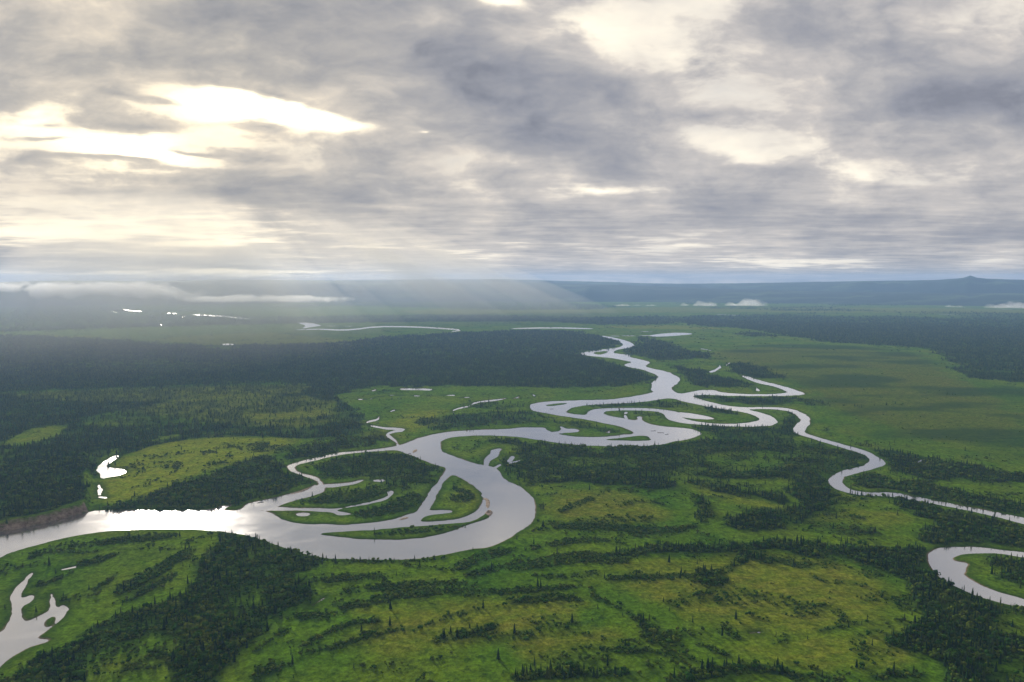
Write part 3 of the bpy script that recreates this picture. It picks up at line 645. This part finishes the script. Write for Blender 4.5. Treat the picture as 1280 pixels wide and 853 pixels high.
# ------------------------------------------------------------------ tree and shrub builders
def foliage_mat(name, lo, mid, hi, per_object=False):
    m, n, out = newmat(name)
    pos = n.new('ShaderNodeNewGeometry').outputs['Position']
    t = getattr_n(n, 'tint')
    f = n.math('ADD', t, n.math('MULTIPLY', n.math('SUBTRACT', n.noise(pos, .9, 3, .6), .5), .5))
    if per_object:
        oi = n.new('ShaderNodeObjectInfo').outputs['Random']
        f = n.math('ADD', f, n.math('MULTIPLY', n.math('SUBTRACT', oi, .5), .5))
    f = n.math('ADD', f, n.math('MULTIPLY', n.math('SUBTRACT', n.noise(pos, .012, 4, .6), .5), .55))
    c = n.ramp(f, [(.15, lo), (.5, mid), (.9, hi)])
    d = n.new('ShaderNodeBsdfDiffuse'); n.put(d.inputs[0], c)
    tr = n.new('ShaderNodeBsdfTranslucent'); n.put(tr.inputs[0], n.vmath('MULTIPLY', c, (1.3, 1.35, .7)))
    mx = n.new('ShaderNodeMixShader'); mx.inputs[0].default_value = .28
    n.l.new(d.outputs[0], mx.inputs[1]); n.l.new(tr.outputs[0], mx.inputs[2]); n.l.new(mx.outputs[0], out.inputs[0])
    return m
m_spruce = foliage_mat("spruce_needles", (.008, .034, .016), (.017, .054, .022), (.075, .105, .026), True)
m_willow = foliage_mat("willow_leaves", (.014, .056, .013), (.034, .100, .016), (.115, .155, .022), True)
m_bark, n, out = newmat("bark")
princ(n, out, n.ramp(n.noise(n.new('ShaderNodeNewGeometry').outputs['Position'], 3., 4), [(.3, (.04, .032, .026)), (.7, (.13, .11, .09))]), .9, .1)


def spruce_shape(rs, tiers, sides, wdt=.17, base=.06):
    """unit-height spire: stacked ragged skirts of boughs"""
    V, F = [], []
    for k in range(tiers):
        t = k / tiers
        z0 = base + (1 - base) * t * .97
        z1 = min(1.0, z0 + (1 - base) / tiers * 1.9) if k < tiers - 1 else 1.0
        r = wdt * (1 - t) ** .8 * rs.uniform(.75, 1.15) + .012
        b = len(V); V.append((rs.normal(0, .006), rs.normal(0, .006), z1))
        off = rs.uniform(0, 6.28)
        for s in range(sides):
            a = off + s * 2 * math.pi / sides
            rj = r * (rs.uniform(.8, 1.25) if s % 2 == 0 else rs.uniform(.45, .8))
            V.append((rj * math.cos(a), rj * math.sin(a), z0 - (.03 if s % 2 == 0 else -.015) + rs.normal(0, .01)))
        for s in range(sides): F.append((b, b + 1 + s, b + 1 + (s + 1) % sides))
    return np.array(V), np.array(F)
ICO_V, ICO_F = None, None
def ico():
    global ICO_V, ICO_F
    p = (1 + 5 ** .5) / 2
    v = [(-1, p, 0), (1, p, 0), (-1, -p, 0), (1, -p, 0), (0, -1, p), (0, 1, p), (0, -1, -p), (0, 1, -p), (p, 0, -1), (p, 0, 1), (-p, 0, -1), (-p, 0, 1)]
    ICO_V = np.array(v) / math.hypot(1, p)
    ICO_F = np.array([(0, 11, 5), (0, 5, 1), (0, 1, 7), (0, 7, 10), (0, 10, 11), (1, 5, 9), (5, 11, 4), (11, 10, 2), (10, 7, 6), (7, 1, 8), (3, 9, 4), (3, 4, 2), (3, 2, 6), (3, 6, 8), (3, 8, 9), (4, 9, 5), (2, 4, 11), (6, 2, 10), (8, 6, 7), (9, 8, 1)])
ico()
def shrub_shape(rs, lumps):
    """unit-height bush of uneven lumps"""
    V, F = [], []
    for k in range(lumps):
        r = rs.uniform(.24, .42) if lumps > 1 else .5
        cxy = rs.normal(0, .26, 2) if lumps > 1 else (0, 0)
        cz = rs.uniform(.25, .70) if lumps > 1 else .48
        v = ICO_V * (r * rs.uniform(.6, 1.3, (12, 1))) * (1.05, 1.05, .95) + (cxy[0], cxy[1], cz)
        F.append(ICO_F + 12 * k); V.append(v)
    V = np.vstack(V); V[:, 2] = np.maximum(V[:, 2], -.03)
    return V, np.vstack(F)
def leafy_shape(rs, nl=170, size=.085, spire=False):
    """crown of many small leaf-clump faces spread through a lumpy volume"""
    V, F = [], []
    cs = [(rs.normal(0, .17), rs.normal(0, .17), rs.uniform(.38, .85), rs.uniform(.15, .27)) for _ in range(6)]
    for k in range(nl):
        c = cs[rs.integers(6)]
        d = rs.normal(0, 1, 3); d /= np.linalg.norm(d)
        p = np.array(c[:3]) + d * c[3] * rs.uniform(.6, 1.05)
        u = rs.normal(0, 1, 3); u -= d * u.dot(d) * .6; u /= np.linalg.norm(u); w_ = np.cross(d, u)
        s = size * rs.uniform(.6, 1.4)
        b = len(V)
        V += [p + u * s, p + w_ * s * .8, p - u * s * .9, p - w_ * s]
        F += [(b, b + 1, b + 2), (b, b + 2, b + 3)]
    return np.array(V), np.array(F)
def spruce_hd(rs):
    """spruce crown of separate drooping bough blades"""
    V, F = [], []
    wdt = rs.uniform(.11, .16)
    for k in range(15):
        t = k / 15
        z = .07 + .91 * t
        r = wdt * (1 - t) ** .75 + .014
        nb = 9 if t < .7 else 6
        off = rs.uniform(0, 6.28)
        for s in range(nb):
            if rs.random() < .08: continue
            a = off + s * 2 * math.pi / nb + rs.normal(0, .15)
            L = r * rs.uniform(.7, 1.2); ca, sa = math.cos(a), math.sin(a)
            hw = L * .42 + .006
            b = len(V)
            V += [(0, 0, z + .055), (L * ca * .55 - hw * sa, L * sa * .55 + hw * ca, z + .005), (L * ca, L * sa, z - .035), (L * ca * .55 + hw * sa, L * sa * .55 - hw * ca, z + .005)]
            F += [(b, b + 1, b + 2), (b, b + 2, b + 3)]
    b = len(V)
    V += [(.008, 0, .9), (-.006, .008, .9), (-.006, -.008, .9), (0, 0, 1.02)]; F += [(b, b + 1, b + 3), (b + 1, b + 2, b + 3), (b + 2, b, b + 3)]
    return np.array(V), np.array(F)
def trunk_mesh(h, r, lean=0.0, limbs=0, rs=None):
    V, F = [], []
    def tube(p0, p1, r0, r1):
        p0, p1 = np.array(p0), np.array(p1); d = p1 - p0; d = d / np.linalg.norm(d)
        u = np.cross(d, (0, .9, .43)); u /= np.linalg.norm(u); w_ = np.cross(d, u); b = len(V)
        for p, q in ((p0, r0), (p1, r1)):
            for s in range(6):
                a = s * math.pi / 3; V.append(p + (u * math.cos(a) + w_ * math.sin(a)) * q)
        for s in range(6): F.append((b + s, b + (s + 1) % 6, b + 6 + (s + 1) % 6, b + 6 + s))
    tube((0, 0, -.02), (lean, 0, h), r, r * .35)
    for k in range(limbs):
        a = rs.uniform(0, 6.28); z = rs.uniform(.15, .4)
        tube((lean * z / h, 0, z), (.22 * math.cos(a), .22 * math.sin(a), z + rs.uniform(.25, .4)), r * .5, r * .15)
    return mesh_np("trunk", np.array(V), np.array(F))
def tinted(me, rs, zk=.25):
    co = np.empty(len(me.vertices) * 3, np.float32); me.vertices.foreach_get('co', co); z = co[2::3]
    attr(me, 'tint', .38 + zk * (rs.random(len(z)) - .3))

# ------------------------------------------------------------------ scatter from the cover maps
lr = np.array(rr); 
def lookup(x, y):
    r = np.hypot(x, y); a = np.arctan2(x, y)
    i = np.clip(np.interp(r, lr, np.arange(len(lr))), 0, nR - 1.001)
    j = np.clip(np.interp(a, az, np.arange(nA)), 0, nA - 1.001)
    i0, j0 = i.astype(int), j.astype(int); fi, fj = i - i0, j - j0
    def g(f):
        f = f.reshape(nR, nA)
        return f[i0, j0] * (1 - fi) * (1 - fj) + f[i0 + 1, j0] * fi * (1 - fj) + f[i0, j0 + 1] * (1 - fi) * fj + f[i0 + 1, j0 + 1] * fi * fj
    return g
def candidates(r0, r1, per_m2, half_deg=41.0):
    h = math.radians(half_deg)
    cnt = int((r1 * r1 - r0 * r0) * h * per_m2)
    r = np.sqrt(rng.uniform(r0 * r0, r1 * r1, cnt)); a = rng.uniform(-h, h, cnt)
    return r * np.sin(a), r * np.cos(a)
def scatter(r0, r1, per_m2, field, half=41.0):
    x, y = candidates(r0, r1, per_m2, half)
    g = lookup(x, y)
    keep = rng.random(len(x)) < g(field)
    x, y = x[keep], y[keep]
    g = lookup(x, y)
    return x, y, g(Z)
def bake(parts, shapes, scl_w=1.0):
    """merge many placed copies: parts = [(x,y,z,height,width,tint)] arrays"""
    x, y, z, h, wv, tint = parts
    var = rng.integers(len(shapes), size=len(x)); rot = rng.uniform(0, 6.283, len(x))
    Vs, Fs, Ts, off = [], [], [], 0
    for k, (sv, sf) in enumerate(shapes):
        s = var == k
        if not s.any(): continue
        c, sn = np.cos(rot[s])[:, None], np.sin(rot[s])[:, None]
        X = (sv[None, :, 0] * c - sv[None, :, 1] * sn) * wv[s][:, None] + x[s][:, None]
        Y = (sv[None, :, 0] * sn + sv[None, :, 1] * c) * wv[s][:, None] + y[s][:, None]
        Zz = sv[None, :, 2] * h[s][:, None] + z[s][:, None] - .15
        V = np.stack([X, Y, Zz], 2).reshape(-1, 3)
        F = (sf[None] + (np.arange(s.sum()) * len(sv))[:, None, None]).reshape(-1, 3) + off
        Vs.append(V); Fs.append(F); Ts.append(np.repeat(tint[s], len(sv))); off += len(V)
    return np.vstack(Vs), np.vstack(Fs), np.concatenate(Ts)
def merge(lst):
    V, F, T, off = [], [], [], 0
    for v, f, t in lst: V.append(v); F.append(f + off); T.append(t); off += len(v)
    return np.vstack(V), np.vstack(F), np.concatenate(T)

rs = np.random.default_rng(21)
SP_A = [spruce_shape(rs, 6, 8, .15) for _ in range(6)]
SP_B = [spruce_shape(rs, 3, 6, .17) for _ in range(6)]
SP_C = [spruce_shape(rs, 2, 4, .22) for _ in range(5)]
SH_A = [shrub_shape(rs, 3) for _ in range(8)]
SH_B = [shrub_shape(rs, 2) for _ in range(6)]
SH_C = [shrub_shape(rs, 1) for _ in range(6)]
def yel(x, y):      # stand of paler leafy trees in the lower left wood, and paler crowns here and there, partly sunlight painted into the tint
    px, py = to_px(x, y)
    return rng.uniform(.1, 1.7, np.shape(x)) * (.20 * np.exp(-((px - 160) / 320) ** 2 - ((py - 510) / 55) ** 2) + .42 * np.exp(-((px - 262) / 34) ** 2 - ((py - 792) / 34) ** 2) + .30 * np.exp(-((px - 480) / 60) ** 2 - ((py - 545) / 16) ** 2) + .22 * np.exp(-((px - 180) / 220) ** 2 - ((py - 494) / 7) ** 2))
def in_view(x, y, m=0):
    px, py = to_px(x, y)
    return (px > 4 + m) & (px < 1276 - m) & (py < 850) & (py > 355)

sx_, sy_, sz_ = scatter(560, 1750, .036, spr)
# single spruces standing on open ground
ox, oy, oz = scatter(560, 1900, .00035, np.clip(okl * (1 - dry * .7) * .8, 0, 1))
sx_, sy_, sz_ = np.concatenate([sx_, ox]), np.concatenate([sy_, oy]), np.concatenate([sz_, oz])
sh_h = np.where(rng.random(len(sx_)) < .36, rng.uniform(8, 13, len(sx_)), rng.uniform(3.5, 8, len(sx_))) * (0.8 + .4 * vnoise(sx_ / 50, sy_ / 50))
dist = np.sqrt(sx_ ** 2 + sy_ ** 2 + CAM_H ** 2)
score = np.where(in_view(sx_, sy_), sh_h / dist, 0)
order = np.argsort(-score); top_s = order[:300]; rest_s = order[300:]
wx_, wy_, wz_ = scatter(560, 1750, .11, shr)
wh = np.where(rng.random(len(wx_)) < .2, rng.uniform(3, 5, len(wx_)), rng.uniform(1.5, 3.2, len(wx_))) * (0.75 + .5 * vnoise(wx_ / 40 + 9, wy_ / 40)) * (1 + 1.0 * (lookup(wx_, wy_)(spr) > .3) * rng.random(len(wx_)))
dist = np.sqrt(wx_ ** 2 + wy_ ** 2 + CAM_H ** 2)
score = np.where(in_view(wx_, wy_), wh / dist, 0)
order = np.argsort(-score); top_w = order[:300]; rest_w = order[300:]
L = []
r_ = rest_s
L.append(bake((sx_[r_], sy_[r_], sz_[r_], sh_h[r_], sh_h[r_] * rng.uniform(.8, 1.2, len(r_)), .35 + rng.normal(0, .13, len(r_)) + yel(sx_[r_], sy_[r_])), SP_A))
x, y, z = scatter(1750, 3600, .017, spr)
h = rng.uniform(4.5, 12, len(x)); L.append(bake((x, y, z, h, h * 1.1, .35 + rng.normal(0, .13, len(x)) + yel(x, y)), SP_B))
x, y, z = scatter(3600, 7000, .0034, spr)
h = rng.uniform(8, 15, len(x)); L.append(bake((x, y, z, h, h * 1.9, .35 + rng.normal(0, .13, len(x))), SP_C))
x, y, z = scatter(7000, 16000, .00042, spr)
h = rng.uniform(9, 18, len(x)); L.append(bake((x, y, z, h, h * 3.4, .35 + rng.normal(0, .13, len(x))), SP_C))
V, F, T = merge(L); print("spruce faces", len(F))
me = mesh_np("spruce_forest", V, F); attr(me, 'tint', T)
link("spruce_forest", me, m_spruce, kind="stuff", label="dark spruce forest covering the river plain into the distance", category="forest")
L = []
r_ = rest_w
L.append(bake((wx_[r_], wy_[r_], wz_[r_], wh[r_], wh[r_] * rng.uniform(.9, 1.5, len(r_)), .40 + rng.normal(0, .14, len(r_)) + yel(wx_[r_], wy_[r_])), SH_A))
x, y, z = scatter(1750, 3600, .028, shr)
h = rng.uniform(1.8, 4.2, len(x)); L.append(bake((x, y, z, h, h * 1.7, .40 + rng.normal(0, .14, len(x)) + yel(x, y)), SH_B))
x, y, z = scatter(3600, 8000, .003, shr)
h = rng.uniform(2.5, 5, len(x)); L.append(bake((x, y, z, h, h * 3.6, .38 + rng.normal(0, .14, len(x))), SH_C))
V, F, T = merge(L); print("shrub faces", len(F))
me = mesh_np("willow_scrub", V, F); attr(me, 'tint', T)
link("willow_scrub", me, m_willow, kind="stuff", label="green willow and alder scrub in bands across the meadows", category="scrub")

# ------------------------------------------------------------------ the trees and bushes that show largest, one object each
def zone(x, y):
    px, py = to_px(np.array([x]), np.array([y])); px, py = px[0], py[0]
    if px < 125: return "by the pond in the lower left corner" if py > 700 else "on the near bank at the left edge"
    if px < 420 and py < 712: return "on the near river bank left of the wide bend"
    if px < 300: return "in the lower left wood"
    if px < 430: return "at the right edge of the lower left wood"
    if px < 620: return "on the open meadow below the wide river bend"
    if px < 830: return "along the bottom edge right of centre" if py > 810 else "in the scrub bands below the wide river bend"
    if px < 1010: return "at the foot of the pale oval meadow" if py > 810 else "beside the pale oval meadow"
    if py < 735: return "by the river loop at the right edge"
    if px < 1150: return "on the rim of the pale oval meadow at right"
    return "in the dark wood at the lower right corner"
def make_proto(kind, rs, i):
    if kind == 'spruce':
        cv, cf = spruce_hd(rs); crown = mesh_np("crown", cv, cf); tr = trunk_mesh(.8, .014)
    else:
        cv, cf = leafy_shape(rs); crown = mesh_np("crown", cv, cf); tr = trunk_mesh(.55, .03, .03, 3, rs)
    tinted(crown, rs)
    crown.materials.append(m_spruce if kind == 'spruce' else m_willow); tr.materials.append(m_bark)
    e = bpy.data.objects.new(kind + ("_tree" if kind == 'spruce' else "_bush"), None)
    c = bpy.data.objects.new("crown", crown); t = bpy.data.objects.new("trunk", tr)
    c.parent = e; t.parent = e
    return [e, c, t]
def place_tree(src, x, y, z, h, wv, rot, label, cat, group):
    e = src[0].copy(); COL.objects.link(e)
    e.location = (x, y, z - .1); e.scale = (wv, wv, h); e.rotation_euler = (0, 0, rot)
    for ch in src[1:]:
        c = ch.copy(); c.parent = e; COL.objects.link(c)
    e['label'] = label; e['category'] = cat; e['group'] = group
protoS = [make_proto('spruce', rs, i) for i in range(8)]
protoW = [make_proto('willow', rs, i) for i in range(8)]
for k, i in enumerate(top_s):
    h = sh_h[i]; zn = zone(sx_[i], sy_[i])
    look = "tall narrow dark spruce" if h > 11 else ("middling dark spruce" if h > 9.5 else "short dark spruce")
    place_tree(protoS[rs.integers(8)], sx_[i], sy_[i], sz_[i], h, h * rs.uniform(.9, 1.25), rs.uniform(0, 6.28), f"{look} {zn}", "spruce tree", "dark spruces of the near plain")
for k, i in enumerate(top_w):
    h = wh[i]; zn = zone(wx_[i], wy_[i])
    look = "big rounded green willow" if h > 5.5 else ("leafy green willow" if h > 4.6 else "low leafy green willow")
    place_tree(protoW[rs.integers(8)], wx_[i], wy_[i], wz_[i], h, h * rs.uniform(.9, 1.4), rs.uniform(0, 6.28), f"{look} {zn}", "willow bush", "leafy willows of the near plain")

# ------------------------------------------------------------------ driftwood in the channels
m_drift, n, out = newmat("wet_driftwood")
princ(n, out, n.ramp(n.noise(n.new('ShaderNodeNewGeometry').outputs['Position'], 1.5, 4), [(.3, (.02, .017, .014)), (.7, (.06, .05, .04))]), .7, .3)
def drift(px, py, L_, rot, label):
    x, y = ground_pt(px, py)
    r1 = np.random.default_rng(int(px * 7)); V, F = [], []
    def tube(p0, p1, r0, r1_):
        p0, p1 = np.array(p0, float), np.array(p1, float); d = p1 - p0; d /= np.linalg.norm(d)
        u = np.cross(d, (0, .1, 1)); u /= np.linalg.norm(u); w_ = np.cross(d, u); b = len(V)
        for p, q_ in ((p0, r0), (p1, r1_)):
            for s in range(7): a = s * 2 * math.pi / 7; V.append(p + (u * math.cos(a) + w_ * math.sin(a)) * q_)
        for s in range(7): F.append((b + s, b + (s + 1) % 7, b + 7 + (s + 1) % 7, b + 7 + s))
        F.append(tuple(b + s for s in range(7))[::-1]); F.append(tuple(b + 7 + s for s in range(7)))
    tube((-L_ / 2, 0, .1), (L_ / 2, 0, .5), .55, .25)
    for k in range(5): a = k * 1.25; tube((-L_ / 2, 0, .3), (-L_ / 2 - .6, 1.5 * math.cos(a), .6 + 1.3 * math.sin(a)), .25, .08)
    for k in range(3): t = r1.uniform(-.1, .45) * L_; tube((t, 0, .4), (t + 1.5, r1.uniform(-2, 2), 1.9), .14, .05)
    me = bpy.data.meshes.new("driftwood_log"); me.from_pydata([tuple(v) for v in V], [], F)
    o = link("driftwood_log", me, m_drift, label=label, category="driftwood", group="driftwood stranded in the river")
    o.location = (x, y, 0); o.rotation_euler = (0, 0, rot)
drift(817, 538.8, 14, .3, "leftmost dark snag stranded in the wide water of the middle bend")
drift(826, 541.2, 16, -.2, "longest dark snag stranded in the wide water of the middle bend")
drift(834, 543, 12, .5, "nearest dark snag stranded in the wide water of the middle bend")
drift(690, 511.5, 12, .1, "dark snag beside the slim sandy islet of the upper loop")
drift(326, 628.3, 10, .4, "dark log lying where the narrow side channel meets the left reach")
drift(511, 567.5, 14, .9, "dark log on the shallow bar below the stream mouth")

# ------------------------------------------------------------------ low clouds lying over the far plain
mc, n, out = newmat("low_cloud_vapour")
vol = n.new('ShaderNodeVolumePrincipled')
vol.inputs['Color'].default_value = (.98, .98, .98, 1)
pos = n.new('ShaderNodeNewGeometry').outputs['Position']
gen = n.new('ShaderNodeTexCoord').outputs['Generated']
sg_ = n.new('ShaderNodeSeparateXYZ'); n.put(sg_.inputs[0], gen)
nn = n.noise(pos, .011, 5, .62)
ends = n.math('MULTIPLY', n.range(sg_.outputs[0], 0, .22), n.range(sg_.outputs[0], .72, 1, 1, 0))
ends = n.math('MULTIPLY', ends, n.math('MULTIPLY', n.range(sg_.outputs[2], 0, .5), n.range(sg_.outputs[2], .4, 1, 1, .35)))
dn = n.range(n.math('MULTIPLY_ADD', ends, .42, n.math('SUBTRACT', nn, .27)), .18, .55, 0, .0035, True)
n.put(vol.inputs['Density'], dn)
vol.inputs['Anisotropy'].default_value = .35
n.l.new(vol.outputs[0], out.inputs['Volume'])
def low_cloud(px, py, r, wpx, hpx, label, seed, lump=14, stretch=1.0):
    """lumpy bank of vapour: px,py is its base centre; its size is real metres at distance r"""
    x, zc_ = (px - 640) / FPX * r, CAM_H - math.tan(PITCH + math.atan((py - 426.5) / FPX)) * r
    L_, Hh = wpx / FPX * r, hpx / FPX * r
    r1 = np.random.default_rng(seed)
    bm_v, bm_f = [], []
    import bmesh
    bm = bmesh.new()
    for k in range(lump):
        t = (k + r1.uniform(-.3, 1.3)) / lump
        env = math.sin(math.pi * min(1, max(.0, t))) ** .6
        rad = Hh * r1.uniform(.16, .5) * (.45 + .55 * env)
        g = bmesh.ops.create_icosphere(bm, subdivisions=2, radius=1.0)
        sxx = rad * r1.uniform(1.3, 3.4) * stretch
        c = Vector(((t - .5) * L_ * .92, r1.normal(0, Hh * .6), rad * .7 + Hh * r1.uniform(0, .25)))
        for v in g['verts']:
            v.co = Vector((v.co.x * sxx, v.co.y * sxx, v.co.z * rad)) + c
    me = bpy.data.meshes.new("low_cloud"); bm.to_mesh(me); bm.free()
    o = link("low_cloud", me, mc, label=label, category="low cloud", group="low clouds over the far plain")
    o.location = (x, r, zc_)
    rm = o.modifiers.new("remesh", 'REMESH'); rm.mode = 'VOXEL'; rm.voxel_size = max(Hh / 9, L_ / 220)
    tx = bpy.data.textures.new("vapour_lumps", 'CLOUDS'); tx.noise_scale = Hh * .8; tx.noise_depth = 3
    dm = o.modifiers.new("lumps", 'DISPLACE'); dm.texture = tx; dm.texture_coords = 'LOCAL'; dm.strength = Hh * .8; dm.mid_level = .45
    return o
low_cloud(105, 375, 11300, 330, 24, "long white cloud bank at the left edge below the horizon", 1, 52)
low_cloud(330, 378, 11000, 240, 10, "thin fading tail of the cloud bank left of centre", 2, 40, 1.6)
low_cloud(688, 391, 10700, 70, 4, "faint thin streak of cloud lying left of the row of puffs", 14, 10, 1.5)
low_cloud(795, 387, 10500, 75, 7, "flat pale cloud puff right of centre, leftmost of the row", 4, 16)
low_cloud(875, 388, 10500, 52, 11, "rounded white cloud puff in the middle of the row", 5, 14)
low_cloud(935, 388, 10500, 42, 13, "plump white cloud puff at the right end of the row", 6, 12)
low_cloud(1072, 390, 10800, 24, 7, "tiny single cloud puff left of the right hand clouds", 7, 8)
low_cloud(1192, 386, 10000, 16, 7, "small wispy cloud puff standing above the far lake", 8, 8)
low_cloud(1232, 391, 9800, 24, 6, "low slanting cloud wisp just left of the right edge cloud", 9, 8)
low_cloud(1268, 393, 9600, 50, 16, "large white cloud puff cut by the right edge", 10, 14)

# ------------------------------------------------------------------ haze
mz, n, out = newmat("haze_air")
vol = n.new('ShaderNodeVolumePrincipled')
vol.inputs['Color'].default_value = (.36, .57, .96, 1)
vol.inputs['Density'].default_value = 4.4e-5
vol.inputs['Anisotropy'].default_value = .18
n.l.new(vol.outputs[0], out.inputs['Volume'])
me = bpy.data.meshes.new("haze")
X, Y0, Y1, Z0, Z1 = 20500, -20500, 20500, -32, 545
me.from_pydata([(-X, Y0, Z0), (X, Y0, Z0), (X, Y1, Z0), (-X, Y1, Z0), (-X, Y0, Z1), (X, Y0, Z1), (X, Y1, Z1), (-X, Y1, Z1)], [],
               [(0, 3, 2, 1), (4, 5, 6, 7), (0, 1, 5, 4), (1, 2, 6, 5), (2, 3, 7, 6), (3, 0, 4, 7)])
link("haze", me, mz, kind="stuff")

# ------------------------------------------------------------------ light shafts under the cloud breaks, shaped as slanting columns of added mist
mm, n, out = newmat("light_shaft_air")
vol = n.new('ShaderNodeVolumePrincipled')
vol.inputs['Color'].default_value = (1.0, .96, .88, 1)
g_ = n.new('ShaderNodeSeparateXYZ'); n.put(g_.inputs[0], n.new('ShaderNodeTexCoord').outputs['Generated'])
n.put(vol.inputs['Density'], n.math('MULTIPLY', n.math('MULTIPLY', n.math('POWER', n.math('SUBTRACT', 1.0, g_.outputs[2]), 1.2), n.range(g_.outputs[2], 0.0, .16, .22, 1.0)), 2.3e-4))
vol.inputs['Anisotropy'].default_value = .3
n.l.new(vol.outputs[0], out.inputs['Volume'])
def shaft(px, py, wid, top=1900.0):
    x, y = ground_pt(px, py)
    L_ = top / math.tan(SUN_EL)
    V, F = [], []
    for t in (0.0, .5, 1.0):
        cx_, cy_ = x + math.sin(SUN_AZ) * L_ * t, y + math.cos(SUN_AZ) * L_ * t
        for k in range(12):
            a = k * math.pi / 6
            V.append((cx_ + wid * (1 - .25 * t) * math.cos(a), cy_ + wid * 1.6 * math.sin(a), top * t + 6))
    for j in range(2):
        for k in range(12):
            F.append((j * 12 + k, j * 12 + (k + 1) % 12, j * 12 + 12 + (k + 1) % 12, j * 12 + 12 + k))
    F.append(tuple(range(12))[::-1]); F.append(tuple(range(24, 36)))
    me = bpy.data.meshes.new("light_shaft_mist"); me.from_pydata(V, [], F)
    link("light_shaft_mist", me, mm, kind="stuff")
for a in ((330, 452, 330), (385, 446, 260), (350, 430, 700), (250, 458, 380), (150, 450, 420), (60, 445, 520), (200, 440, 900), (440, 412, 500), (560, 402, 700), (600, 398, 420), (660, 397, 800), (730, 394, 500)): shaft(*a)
